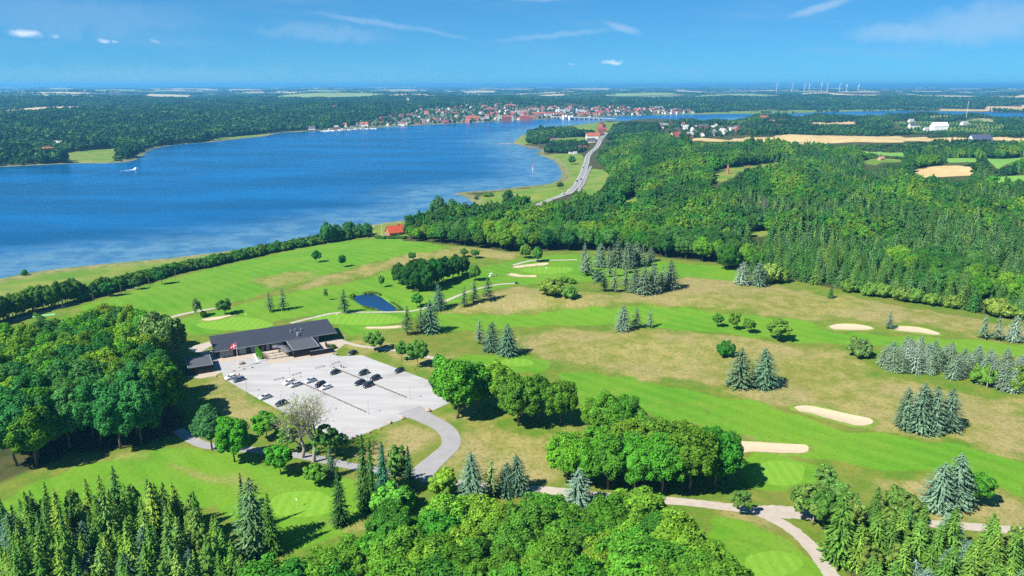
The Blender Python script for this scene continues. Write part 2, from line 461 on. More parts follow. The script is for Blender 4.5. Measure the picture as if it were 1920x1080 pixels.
GREENS = [((1462, 887), 50, 25, 'tee'), ((1447, 1058), 54, 26, 'tee'), ((672, 598), 82, 12, 'green'), ((440, 607), 70, 12, 'green'), ((1028, 506.5), 50, 6.5, 'green'),
          ((566, 945), 66, 26, 'green'), ((968, 679), 32, 8, 'tee')]
DRY = [
    [(838, 590), (858, 572), (900, 555), (960, 536), (1060, 545), (1180, 550), (1290, 512), (1400, 528), (1540, 548), (1760, 588), (1930, 616), (1930, 642), (1750, 615), (1640, 602), (1540, 600), (1420, 588), (1250, 570), (1080, 576), (960, 588)],
    [(960, 634), (1150, 615), (1330, 626), (1470, 648), (1600, 662), (1640, 702), (1860, 742), (1930, 748), (1930, 852), (1780, 828), (1690, 808), (1500, 764), (1440, 748), (1200, 708), (1080, 688), (1010, 668)],
    [(806, 782), (870, 768), (960, 800), (1060, 805), (1090, 850), (1040, 900), (900, 898), (830, 880), (866, 830)],
    [(650, 838), (760, 792), (812, 812), (818, 832), (790, 860), (700, 872)],
    [(400, 738), (470, 742), (520, 790), (480, 806), (410, 775)],
    [(660, 640), (760, 646), (840, 668), (930, 690), (900, 700), (800, 690), (700, 668)],
    [(560, 534), (640, 510), (720, 490), (790, 473), (870, 463), (960, 474), (962, 486), (840, 482), (760, 497), (680, 516), (580, 541)],
    [(1340, 955), (1440, 975), (1460, 1000), (1380, 990)],
    [(1600, 930), (1740, 900), (1930, 935), (1930, 990), (1780, 985)],
    [(1375, 822), (1400, 806), (1450, 806), (1500, 824), (1480, 832), (1400, 829)], [(1535, 762), (1560, 754), (1620, 768), (1645, 782), (1600, 776)], [(1820, 848), (1860, 840), (1915, 855), (1910, 868), (1850, 862)],
    [(380, 690), (420, 712), (470, 745), (440, 748), (390, 728)],
]
MEADOW = [
    [(-40, 570), (0, 530), (170, 503), (330, 484), (500, 456), (500, 464), (330, 497), (200, 525), (100, 548), (0, 575)],
    [(872, 386), (895, 372), (930, 360), (1010, 350), (1060, 338), (1062, 322), (1050, 305), (1015, 291), (1070, 288), (1092, 290), (1100, 310), (1082, 345), (1060, 365), (1010, 378), (930, 388), (880, 394)],
    [(963, 272), (975, 256), (1010, 246), (1060, 238), (1130, 229), (1170, 231), (1140, 245), (1110, 262), (1060, 268), (1000, 268)],
    [(1100, 320), (1130, 318), (1150, 335), (1120, 362), (1092, 360)],
    [(115, 288), (200, 279), (220, 280), (222, 292), (205, 305), (140, 305.5)],
    [(380, 263), (440, 256), (520, 249), (600, 245), (600, 247), (450, 259)],
    [(700, 445), (706, 428), (735, 418), (765, 425), (762, 446)],
    [(1345, 318), (1385, 314), (1400, 322), (1360, 340), (1335, 345)],
    [(1380, 312), (1420, 309), (1425, 318), (1390, 320)],
    [(1672, 231), (1780, 229), (1874, 232), (1874, 247), (1780, 250), (1700, 243)],
    [(1200, 216.4), (1480, 212), (1560, 209), (1690, 207), (1690, 204.5), (1560, 206), (1400, 208)],
    [(1612, 303), (1650, 297), (1698, 300), (1690, 304), (1655, 305), (1640, 310)], [(1420, 308), (1470, 304), (1476, 312), (1430, 317)], [(1168, 374), (1195, 367), (1202, 375), (1176, 384)],
    [(1398, 440), (1428, 432), (1446, 433), (1438, 440), (1412, 447)],
]
STRAW = [
    [(-20, 207), (60, 203), (150, 200), (150, 205), (75, 210), (-20, 216.5)], [(188, 200.5), (293, 199), (293, 203), (188, 204)],
    [(1286, 264), (1380, 259), (1450, 256), (1545, 253), (1686, 256.5), (1764, 258.5), (1930, 258.6), (1930, 271), (1820, 268), (1690, 266), (1490, 270), (1350, 266)],
    [(1752, 203), (1847, 205), (1847, 200), (1930, 198), (1930, 209), (1760, 207)],
    [(1707, 319), (1770, 310), (1821, 312), (1825, 328), (1730, 332)], [(1509, 234), (1559, 230), (1615, 228), (1600, 233), (1520, 238)],
    [(1430, 229), (1460, 228), (1460, 231), (1435, 232)], [(1330, 300), (1330, 300.5), (1331, 300.5)],
]
LUSH = [[(1835, 297), (1930, 294), (1930, 304), (1870, 318)], [(1849, 334), (1930, 327), (1930, 346), (1884, 346)], [(1598, 283), (1700, 287), (1700, 294), (1620, 289)], [(1770, 297), (1830, 297), (1835, 304), (1775, 306)]]
W_LEFT = [(-170, 980), (0, 905), (130, 852), (250, 838), (352, 806), (345, 782), (318, 752), (290, 722), (283, 690), (288, 650), (296, 632), (200, 634), (110, 657), (0, 690), (-220, 730)]
W_SPRUCE = [(-140, 1050), (0, 1012), (110, 992), (250, 974), (375, 974), (415, 1035), (455, 1100), (520, 1190), (520, 1420), (-320, 1420)]
W_BOTTOM = [(470, 1150), (560, 1110), (680, 1085), (740, 1040), (830, 1015), (960, 1010), (1060, 1008), (1180, 1014), (1270, 1032), (1320, 1075), (1370, 1150), (1410, 1300), (1400, 1420), (470, 1420)]
W_CORNER = [(1552, 1010), (1590, 1070), (1625, 1150), (1700, 1420), (2300, 1420), (2200, 1050), (1960, 1040), (1850, 1030), (1740, 1015), (1690, 985), (1640, 985)]
W_FOREST = [(756, 452), (830, 458), (960, 472), (1080, 470), (1130, 470), (1220, 480), (1290, 488), (1340, 492), (1400, 515), (1490, 525), (1560, 540), (1640, 552), (1770, 574), (1850, 590), (1960, 612), (2300, 680),
            (2300, 262), (1920, 280), (1700, 300), (1600, 286), (1290, 272), (1180, 262), (1142, 278), (1122, 300), (1150, 335), (1120, 362), (1080, 372), (1010, 385), (930, 390), (880, 396), (800, 424), (756, 440)]
WOODS = [W_LEFT, W_SPRUCE, W_BOTTOM, W_CORNER, W_FOREST]
gp = lambda L, sub=0: [gpoly(p, sub) for p in L]
MOWN_W, DRY_W, MEADOW_W, STRAW_W, LUSH_W, WOODS_W = gp(MOWN, 3), gp(DRY, 3), gp(MEADOW, 2), gp(STRAW), gp(LUSH), gp(WOODS)
OPEN_W = MEADOW_W + STRAW_W + LUSH_W
TOWN_W = gp([[(600, 244), (640, 238), (700, 222), (790, 204), (860, 200), (900, 196), (1000, 199), (1100, 201), (1240, 203), (1300, 208), (1300, 213), (1190, 216), (1040, 222), (900, 229), (787, 235), (700, 240)]])
GREENS_W = []
for (c, hx, hy, k) in GREENS:
    GREENS_W.append(gpoly([(c[0] + hx * (1 + 0.1 * math.sin(3 * t + c[0])) * math.cos(t), c[1] + hy * (1 + 0.08 * math.sin(2 * t + c[1])) * math.sin(t)) for t in np.linspace(0, 2 * math.pi, 18)[:-1]], 3))

# --- the terrain sheet: fan-shaped grid, fine near by and coarser with distance
def fan(r0, rmax, base, kpx, angs):
    rs = [r0]
    while rs[-1] < rmax:
        r = rs[-1]; k = kpx if r < 700 else kpx * 0.55
        rs.append(r + min(max(base, r * r / (102 * FOC) * k), 0.2 * r, 130.0 if r < 15000 else 1e9))
    rs = np.array(rs); A, R = np.meshgrid(angs, rs)
    n, m = A.shape
    i = np.arange((n - 1) * (m - 1)); q = (i // (m - 1)) * m + i % (m - 1)
    return (R * np.sin(A)).ravel(), (R * np.cos(A)).ravel(), np.stack([q, q + 1, q + m + 1, q + m], 1)[:, ::-1].copy()

angs = np.radians(np.concatenate([np.linspace(-75, -42, 40)[:-1], np.linspace(-42, 42, 600), np.linspace(42, 75, 40)[1:]]))
TX, TY, TF = fan(16, 48000, 0.95, 3.0, angs)
TZ = height(TX, TY)
TDN, TDF = shore(TX, TY)

def any_w(polys, soft, wob=0.0, wl=12.0, seed=5):
    X, Y = TX, TY
    if wob: X, Y = TX + wob * waves(TX, TY, wl, seed), TY + wob * waves(TX, TY, wl, seed + 1)
    o = np.zeros(TX.shape)
    for P in polys: o = np.maximum(o, smooth(-soft, soft, poly_sd(P, X, Y, soft + 2)))
    return o
far_scale = lambda polys, k: [p for p in polys]
w_mown = any_w(MOWN_W, 2.5, 1.2, 14)
WORN_W = gp([[(290, 866), (380, 862), (450, 882), (510, 915), (455, 940), (400, 918), (330, 898)], [(150, 866), (250, 848), (310, 852), (240, 876)], [(600, 985), (680, 950), (700, 975), (640, 1010)], [(1250, 745), (1330, 760), (1300, 772)], [(470, 520), (560, 505), (600, 515), (500, 545)], [(1700, 640), (1780, 645), (1740, 655)]], 3)
worn = any_w(WORN_W, 8.0, 3.0, 20)
w_mown = w_mown * (1 - .62 * worn)
w_green = any_w(GREENS_W, 1.2)
w_dry = any_w(DRY_W, 9.0, 3.0, 26)
w_dry = np.maximum(w_dry, .75 * worn)
w_meadow = any_w(MEADOW_W, 5.0, 2.0, 30)
w_straw = any_w(STRAW_W, 4.0)
w_lush = any_w(LUSH_W, 3.0)
w_wood = any_w(WOODS_W, 5.0)
far_land = (TDF > 0)
w_wood = np.maximum(w_wood, np.where((TDN > 0) & (TY > 620), 1.0, 0.0))
w_wood = np.where(far_land, 1.0, w_wood)
w_shore = np.maximum(smooth(26, 2, TDN) * (TDN > -5), smooth(35, 4, TDF) * (TDF > -5))
w_farm = np.where(far_land, smooth(1500, 3200, TDF), 0) + np.where((TDN > 0) & (TX > 900), smooth(900, 1600, TX), 0)
w_town = any_w(TOWN_W, 30.0)

tme = mesh_np('ground', np.stack([TX, TY, TZ], 1), TF, smooth=True)
for nm, w in dict(mown=w_mown, green=w_green, dry=w_dry, meadow=w_meadow, straw=w_straw, lush=w_lush, wood=w_wood, shore=w_shore, farm=w_farm, town=w_town).items():
    a = tme.attributes.new('cover_' + nm, 'FLOAT', 'POINT'); a.data.foreach_set('value', w.astype(np.float32))

gm = bpy.data.materials.new('grassland'); gm.use_nodes = True
T = NT(gm.node_tree)
pos = T.n('ShaderNodeNewGeometry').outputs['Position']
A = lambda nm: T.n('ShaderNodeAttribute', attribute_name='cover_' + nm).outputs['Fac']
n_fine, n_mid, n_big, n_huge = T.noise(pos, 0.9, 4, 0.65), T.noise(pos, 0.16, 5, 0.62), T.noise(pos, 0.035, 4, 0.6), T.noise(pos, 0.006, 3, 0.5)
def patch(att, noise, amount, lo=0.25, hi=0.75):     # ragged natural edge
    v = T.math('ADD', att, T.math('MULTIPLY', T.math('SUBTRACT', noise, 0.5), amount)); return T.ramp(v, lo, hi)
rough = T.mix(T.ramp(n_mid, 0.35, 0.68), (0.085, 0.175, 0.014), (0.17, 0.195, 0.03))
rough = T.mix(T.math('MULTIPLY', T.ramp(n_fine, 0.5, 0.68), 0.5), rough, (0.075, 0.13, 0.014))
rough = T.mix(T.math('MULTIPLY', T.ramp(n_big, 0.45, 0.68), 0.45), rough, (0.20, 0.175, 0.045))
dry = T.mix(T.ramp(n_mid, 0.33, 0.66), (0.165, 0.185, 0.03), (0.30, 0.255, 0.09))
dry = T.mix(T.math('MULTIPLY', T.ramp(n_big, 0.42, 0.62), 0.6), dry, (0.325, 0.255, 0.125))
dry = T.mix(T.math('MULTIPLY', T.ramp(n_fine, 0.48, 0.66), 0.6), dry, (0.12, 0.15, 0.022))
c = T.mix(patch(A('dry'), n_mid, 0.9, 0.3, 0.9), rough, dry)
mown = T.mix(T.ramp(n_big, 0.35, 0.65), (0.08, 0.23, 0.011), (0.125, 0.258, 0.016))
mown = T.mix(T.math('MULTIPLY', T.ramp(n_mid, 0.48, 0.72), 0.6), mown, (0.165, 0.245, 0.03))
mown = T.mix(T.math('MULTIPLY', T.ramp(n_fine, 0.5, 0.7), 0.35), mown, (0.06, 0.17, 0.012))
stripe = T.n('ShaderNodeTexWave', wave_type='BANDS', bands_direction='DIAGONAL', ins={'Vector': pos, 'Scale': 0.065, 'Distortion': 1.2, 'Detail': 1.0, 'Detail Scale': 0.3}).outputs['Fac']
mown = T.mix(T.math('MULTIPLY', T.ramp(stripe, 0.3, 0.7), 0.24), mown, (0.15, 0.31, 0.028))
c = T.mix(patch(A('mown'), n_mid, 0.35, 0.3, 0.7), c, mown)
gst = T.n('ShaderNodeTexWave', wave_type='BANDS', bands_direction='X', ins={'Vector': pos, 'Scale': 0.11, 'Distortion': 0.15}).outputs['Fac']
green = T.mix(T.math('MULTIPLY', T.ramp(gst, 0.4, 0.6), 0.4), (0.145, 0.31, 0.022), (0.205, 0.355, 0.05))
c = T.mix(T.ramp(A('green'), 0.4, 0.6), c, green)
litter = T.mix(T.ramp(n_mid, 0.35, 0.65), (0.03, 0.045, 0.012), (0.075, 0.07, 0.028))
c = T.mix(patch(A('wood'), n_mid, 0.5), c, litter)
vor = T.n('ShaderNodeTexVoronoi', ins={'Vector': pos, 'Scale': 0.0021, 'Randomness': 0.9})
cellr = T.n('ShaderNodeSeparateColor', ins={0: vor.outputs['Color']})
field = T.mix(T.ramp(cellr.outputs[1], 0.5, 0.52), (0.50, 0.40, 0.20), (0.22, 0.28, 0.09))
field = T.mix(T.ramp(n_huge, 0.3, 0.7), field, (0.36, 0.33, 0.17))
fw = T.math('MULTIPLY', A('farm'), T.ramp(cellr.outputs[0], 0.66, 0.68))
c = T.mix(fw, c, field)
town = T.mix(T.ramp(n_big, 0.4, 0.6), (0.08, 0.11, 0.03), (0.24, 0.23, 0.20))
c = T.mix(A('town'), c, town)
mead = T.mix(T.ramp(n_big, 0.38, 0.62), (0.10, 0.205, 0.02), (0.20, 0.235, 0.045))
mead = T.mix(T.math('MULTIPLY', T.ramp(n_mid, 0.5, 0.7), 0.5), mead, (0.10, 0.17, 0.045))
c = T.mix(patch(A('meadow'), n_mid, 0.4), c, mead)
straw = T.mix(T.ramp(n_big, 0.35, 0.65), (0.46, 0.33, 0.15), (0.56, 0.42, 0.21))
c = T.mix(patch(A('straw'), n_big, 0.3), c, straw)
c = T.mix(patch(A('lush'), n_big, 0.3), c, (0.16, 0.33, 0.055))
c = T.mix(T.math('MULTIPLY', T.ramp(A('shore'), 0.3, 0.9), 0.75), c, T.mix(T.ramp(n_mid, 0.4, 0.6), (0.13, 0.17, 0.045), (0.30, 0.25, 0.14)))
c = T.mix(T.ramp(n_fine, 0.2, 0.8, 0.0, 0.20), c, (0.03, 0.05, 0.01))
c = T.mix(T.ramp(T.noise(pos, 3.2, 3, 0.7), 0.35, 0.75, 0.0, 0.25), c, (0.04, 0.06, 0.012))
b = T.n('ShaderNodeBsdfPrincipled', ins={'Base Color': c, 'Roughness': 0.9, 'Specular IOR Level': 0.08})
bp = T.n('ShaderNodeBump', ins={'Strength': 0.5, 'Distance': 0.35, 'Height': T.math('ADD', T.math('MULTIPLY', n_fine, 0.5), n_mid)})
gm.node_tree.links.new(bp.outputs[0], b.inputs['Normal'])
T.n('ShaderNodeOutputMaterial', ins={'Surface': b.outputs[0]})
tme.materials.append(gm)
tag(link('ground', tme), kind='structure')

# --- the fjord
WX, WY, WF = fan(150, 47000, 4.0, 6.0, np.radians(np.linspace(-75, 75, 260)))
wdn, wdf = shore(WX, WY)
keep = (np.maximum(wdn, wdf) < 90)
WF = WF[keep[WF].any(1)]
used = np.unique(WF); remap = np.full(len(WX), -1); remap[used] = np.arange(len(used))
wme = mesh_np('fjord_water', np.stack([WX, WY, np.zeros_like(WX)], 1)[used], remap[WF], smooth=True)
shal = np.maximum(np.exp(np.minimum(wdn, 0) / 75.0), 0.35 * np.exp(np.minimum(wdf, 0) / 40.0))
a = wme.attributes.new('shallow', 'FLOAT', 'POINT'); a.data.foreach_set('value', shal[used].astype(np.float32))
def water_mat(name, deep, bed, rough=0.22, fixed=None):
    m = bpy.data.materials.new(name); m.use_nodes = True
    T = NT(m.node_tree)
    pos = T.n('ShaderNodeNewGeometry').outputs['Position']
    st = T.n('ShaderNodeMapping', ins={'Vector': pos, 'Rotation': (0, 0, 0.35), 'Scale': (0.35, 1.0, 1.0)}).outputs[0]
    ripple, streak, patchn = T.noise(st, 0.28, 4, 0.65), T.noise(st, 0.012, 5, 0.6), T.noise(pos, 0.045, 5, 0.65)
    col = T.mix(T.ramp(streak, 0.35, 0.68), tuple(x * 0.74 for x in deep), tuple(x * 1.32 for x in deep))
    s = T.n('ShaderNodeAttribute', attribute_name='shallow').outputs['Fac'] if fixed is None else T.n('ShaderNodeValue').outputs[0]
    if fixed is not None: s.default_value = fixed
    s2 = T.ramp(T.math('ADD', s, T.math('MULTIPLY', T.math('SUBTRACT', streak, 0.5), 0.5)), 0.12, 0.62)
    weed = T.mix(T.ramp(patchn, 0.42, 0.6), bed, tuple(0.55 * d + 0.45 * e for d, e in zip(deep, bed)))
    col = T.mix(T.math('MULTIPLY', s2, 0.9), col, weed)
    col = T.mix(T.ramp(ripple, 0.3, 0.75, 0.0, 0.2), col, tuple(x * 0.6 for x in deep))
    b = T.n('ShaderNodeBsdfPrincipled', ins={'Base Color': col, 'Roughness': rough, 'IOR': 1.33, 'Specular IOR Level': 0.2})
    bp = T.n('ShaderNodeBump', ins={'Strength': 0.35, 'Distance': 0.5, 'Height': ripple})
    m.node_tree.links.new(bp.outputs[0], b.inputs['Normal'])
    T.n('ShaderNodeOutputMaterial', ins={'Surface': b.outputs[0]})
    return m
M['water'] = water_mat('fjord_water', (0.001, 0.072, 0.20), (0.10, 0.205, 0.28))
M['pond'] = water_mat('pond_water', (0.006, 0.03, 0.085), (0.05, 0.05, 0.05), 0.12, 0.12)
wme.materials.append(M['water'])
tag(link('fjord_water', wme), kind='structure')

# --- sheets lying on the ground
def blob_sheet(name, P, dz, mat, rings=5, level=None, kind='structure'):
    c = P.mean(0); n = len(P); V = []
    for k in range(rings):
        for p in P: V.append(c + (p - c) * (1 - k / rings))
    V = np.array(V + [c]); z = height(V[:, 0], V[:, 1]) + dz if level is None else np.full(len(V), level)
    F = []
    for k in range(rings - 1):
        for i in range(n): F.append((k * n + i, k * n + (i + 1) % n, (k + 1) * n + (i + 1) % n, (k + 1) * n + i))
    for i in range(n): F.append(((rings - 1) * n + i, (rings - 1) * n + (i + 1) % n, rings * n))
    o = link(name, mesh_np(name, np.column_stack([V, z]), F, (mat,), smooth=True))
    return tag(o, kind=kind)

def ribbon(name, px_line, width, dz, mat, sub=8, world=None, ragged=0.0, widths=None):
    L = catmull(px_line if world else gpoly(px_line, 0, False), False, sub)
    d = np.gradient(L, axis=0); d /= np.linalg.norm(d, axis=1)[:, None] + 1e-9
    nrm = np.stack([-d[:, 1], d[:, 0]], 1)
    w = np.full(len(L), width) if widths is None else np.interp(np.linspace(0, 1, len(L)), np.linspace(0, 1, len(widths)), widths)
    w = w[:, None] * 0.5
    rg = lambda: 1 + ragged * RNG.standard_normal((len(L), 1))
    A_, B_, C_ = L + nrm * w * rg(), L, L - nrm * w * rg()
    V = np.vstack([A_, B_, C_]); n = len(L)
    F = [(i, i + n, i + 1 + n, i + 1) for i in range(n - 1)] + [(i + n, i + 2 * n, i + 1 + 2 * n, i + 1 + n) for i in range(n - 1)]
    o = link(name, mesh_np(name, np.column_stack([V, height(V[:, 0], V[:, 1]) + dz]), F, (mat,), smooth=True))
    tag(o, kind='structure')
    return o, L

M['sand'] = principled('bunker_sand', (0.44, 0.35, 0.235), 0.95, nscale=0.5, namp=0.08, bump=0.3)
unit_ = lambda v: v / (np.linalg.norm(v, axis=1, keepdims=True) + 1e-9)
M['turf'] = principled('rough_turf', (0.12, 0.19, 0.022), 0.95, nscale=0.9, namp=0.25)
M['path'] = principled('stone_dust_path', (0.35, 0.305, 0.255), 0.95, nscale=0.5, namp=0.12)
M['asphalt'] = principled('pale_worn_asphalt', (0.25, 0.242, 0.242), 0.9, nscale=0.35, namp=0.1)
M['road'] = principled('road_asphalt', (0.21, 0.207, 0.205), 0.9, nscale=0.1, namp=0.08)
M['gravel'] = principled('white_gravel', (0.545, 0.525, 0.51), 0.95, nscale=0.12, namp=0.06)
M['sandstone'] = principled('tan_paving', (0.36, 0.30, 0.235), 0.9, nscale=0.6, namp=0.08)
for (lab, _), P in zip(BUNKERS, BUNK_W):
    bo = tag(blob_sheet('sand_bunker', P, 0.17, M['sand'], 6), lab, 'bunker', 'sand bunkers of the golf course')
    cc = P.mean(0); rad = unit_(P - cc); n_ = len(P); hz_ = .22 + .16 * np.sin(np.arange(n_) * .9) + .34 * np.clip(rad[:, 1], 0, 1)       # turf lip, highest on the far side
    rings = [(P - rad * .12, .12), (P + rad * .05, hz_), (P + rad * .5, hz_ * .8), (P + rad * 1.6, -.03)]
    V = np.vstack([np.column_stack([q, height(q[:, 0], q[:, 1]) + h_]) for q, h_ in rings])
    F = [(k * n_ + i, (k + 1) * n_ + i, (k + 1) * n_ + (i + 1) % n_, k * n_ + (i + 1) % n_) for k in range(3) for i in range(n_)]
    link('turf_lip', mesh_np('turf_lip', V, F, (M['turf'],), smooth=True), bo)
tag(blob_sheet('pond', POND_W, 0, M['pond'], 5, POND_Z), 'small dark blue golf course pond with reedy rim', 'pond')
del_z = 0.05

# roads, paths, car park
ribbon('road', [(333, 806), (356, 822), (390, 836), (467, 843), (540, 851), (600, 861), (660, 874), (730, 886), (792, 893)], 3.4, 0.05, M['asphalt'], ragged=0.03)
ribbon('drive', [(768, 768), (795, 783), (824, 797), (843, 815), (844, 836), (822, 858), (800, 878), (786, 898)], 6.2, 0.06, M['asphalt'], widths=[9, 6.6, 5.8, 5.6, 5.6, 5.8, 6.4, 8])
ribbon('gravel_road', [(792, 897), (850, 905), (930, 914), (1030, 920), (1110, 929), (1200, 935), (1290, 942), (1350, 949), (1410, 958), (1450, 973), (1487, 995), (1515, 1020), (1540, 1050), (1562, 1085), (1600, 1150)], 3.6, 0.05, M['path'], ragged=0.05)
ribbon('gravel_road', [(1412, 957), (1450, 959), (1500, 962), (1560, 968), (1650, 975), (1740, 982), (1850, 990), (1960, 1000)], 3.4, 0.045, M['path'], ragged=0.05, widths=[3, 6, 6, 4, 3.2, 3.2, 3.2, 3.2])
for L in [[(545, 606), (590, 595), (640, 586), (740, 585), (780, 582), (822, 570), (860, 554), (890, 543), (930, 534), (972, 531)],
          [(634, 637), (670, 648), (737, 656), (767, 663), (800, 669), (853, 678), (930, 689)],
          [(318, 596), (340, 590), (363, 585), (403, 578)], [(22, 601), (60, 591), (117, 575), (160, 560)],
          [(962, 497), (1000, 488), (1033, 488), (1082, 487)]]:
    ribbon('footpath', L, 2.2, 0.05, M['path'], ragged=0.05)

def flat_poly(name, P_px, z, mat):
    P = px_world(P_px, z)
    return tag(link(name, mesh_np(name, np.column_stack([P, np.full(len(P), z)]), [tuple(range(len(P)))], (mat,))), kind='structure')
# the white gravel car park with tyre-worn tracks
gv = bpy.data.materials.new('car_park_gravel'); gv.use_nodes = True
T = NT(gv.node_tree)
pos = T.n('ShaderNodeNewGeometry').outputs['Position']
rt = T.n('ShaderNodeMapping', ins={'Vector': pos, 'Rotation': (0, 0, math.radians(41)), 'Scale': (0.12, 1, 1)}).outputs[0]
c = T.mix(T.ramp(T.noise(rt, 0.32, 4, 0.6), 0.3, 0.7), (0.315, 0.308, 0.304), (0.375, 0.368, 0.364))
c = T.mix(T.math('MULTIPLY', T.ramp(T.noise(pos, 0.07, 4, 0.6), 0.5, 0.72), 0.55), c, (0.235, 0.226, 0.218))
c = T.mix(T.ramp(T.noise(pos, 6.0, 3, 0.7), 0.3, 0.7, 0.0, 0.14), c, (0.25, 0.24, 0.23))
b = T.n('ShaderNodeBsdfPrincipled', ins={'Base Color': c, 'Roughness': 0.95, 'Specular IOR Level': 0.1})
T.n('ShaderNodeOutputMaterial', ins={'Surface': b.outputs[0]})
flat_poly('car_park', [(420.6, 710.5), (440, 722), (480, 745), (530, 772), (590, 802), (649.6, 827.5), (700, 806), (752, 787), (801, 774), (842, 756), (832, 737), (816, 717.5), (745, 691), (679, 666), (635, 668), (622, 664), (507, 683), (416, 698)], 10.045, gv)
flat_poly('forecourt', [(401, 682), (483, 668.5), (508, 685), (419, 701)], 10.07, M['concrete'])
flat_poly('paved_terrace', [(345, 706), (400, 696), (402, 680), (372, 660), (395, 655), (412, 672), (540, 651), (632, 634), (652, 641), (622, 664), (560, 676), (508, 685.5), (483, 670), (404, 683.5), (416, 698), (400, 705), (375, 710)], 10.025, M['sandstone'])
flat_poly('footpath', [(352, 652), (392, 640), (398, 648), (372, 662), (356, 660)], 10.02, M['path'])

# the main road along the fjord and the cycle track beside it
_, ROAD_L = ribbon('main_road', [(1005, 386), (1030, 376), (1052, 368), (1072, 357), (1085, 341), (1093, 325), (1099, 307), (1102, 294), (1108, 286), (1118, 277), (1124, 266), (1130, 257), (1137, 249)], 8.5, 0.6, M['road'], sub=6)
ribbon('cycle_track', [(1083, 366), (1092, 348), (1101, 327), (1108, 312)], 4, 0.5, M['road'], sub=6)
M['line'] = principled('road_paint', (0.75, 0.75, 0.72), 0.8)
ROAD_N = np.gradient(ROAD_L, axis=0); ROAD_N /= np.linalg.norm(ROAD_N, axis=1)[:, None]
off = np.stack([-ROAD_N[:, 1], ROAD_N[:, 0]], 1)
for s in (-1, 1):
    ribbon('edge_line', ROAD_L + off * s * 3.4, 0.25, 0.64, M['line'], sub=1, world=True)
# ------------------------------------------------------------------ trees
def unit(v): return v / (np.linalg.norm(v, axis=-1, keepdims=True) + 1e-9)

def leaf_faces(C, N, size, rng, elong=1.35, along=None):
    """rhombic leaf sprays centred at C facing N"""
    n = len(C)
    t = rng.standard_normal((n, 3)) if along is None else along
    t = unit(t - N * (t * N).sum(1, keepdims=True)); bt = np.cross(N, t)
    s = np.asarray(size).reshape(-1, 1) * np.ones((n, 1))
    V = np.empty((n, 4, 3))
    V[:, 0] = C + t * s * elong; V[:, 1] = C + bt * s * 0.75; V[:, 2] = C - t * s * elong; V[:, 3] = C - bt * s * 0.75
    return V.reshape(-1, 3), np.arange(4 * n).reshape(-1, 4)

def ico(sub=1):
    import bmesh
    bm = bmesh.new(); bmesh.ops.create_icosphere(bm, subdivisions=sub, radius=1.0)
    V = np.array([v.co[:] for v in bm.verts]); F = [tuple(v.index for v in f.verts) for f in bm.faces]; bm.free()
    return V, F
ICO1, ICO2 = ico(1), ico(2)

def merge(parts):
    V, F, o = [], [], 0
    for v, f in parts:
        V.append(np.asarray(v, float)); F += [tuple(int(i) + o for i in q) for q in f]; o += len(v)
    return np.vstack(V), F

def broad_crown(seed, H, R, z0, nclump, nleaf, ls, flat=0.0, droop=-0.55, core=0.72, lump=0.16):
    rng = np.random.default_rng(seed)
    cz, rz = (z0 + H) / 2, (H - z0) / 2
    i = np.arange(nclump) + 0.5
    ct = 1 - (1 - droop) * i / nclump; ph = i * 2.39996 + rng.uniform(-.5, .5, nclump)
    st = np.sqrt(np.maximum(0, 1 - ct ** 2))
    D = np.stack([st * np.cos(ph), st * np.sin(ph), ct], 1) + rng.normal(0, .12, (nclump, 3)); D = unit(D)
    rr = rng.uniform(.66, .92, nclump) * (1 + lump * np.sin(D[:, 0] * 3 + seed) * np.cos(D[:, 1] * 4 + seed * 2))
    C = D * np.array([R, R, rz]) * rr[:, None] + [0, 0, cz]
    extra = rng.random(nclump) < 0.25
    rc = R * rng.uniform(.17, .32, nclump) * (1 - 0.25 * extra)
    k = rng.random((nclump * nleaf, 3)) * 2 - 1; k = unit(rng.standard_normal((nclump * nleaf, 3)))
    Dn = np.repeat(D, nleaf, 0); k = unit(k + Dn * 0.55)
    P = np.repeat(C, nleaf, 0) + k * np.repeat(rc, nleaf)[:, None] * rng.uniform(.72, 1.06, (nclump * nleaf, 1))
    N = unit(k + rng.normal(0, .38, P.shape) + [0, 0, .3])
    parts = [leaf_faces(P, N, ls * rng.uniform(.65, 1.25, len(P)), rng)]
    if core:
        v, f = ICO2; v = v * np.array([R, R, rz]) * core * (1 + 0.12 * np.sin(v[:, :1] * 5 + seed) * np.sin(v[:, 1:2] * 5)) + [0, 0, cz]; parts.append((v, f))
    return merge(parts)

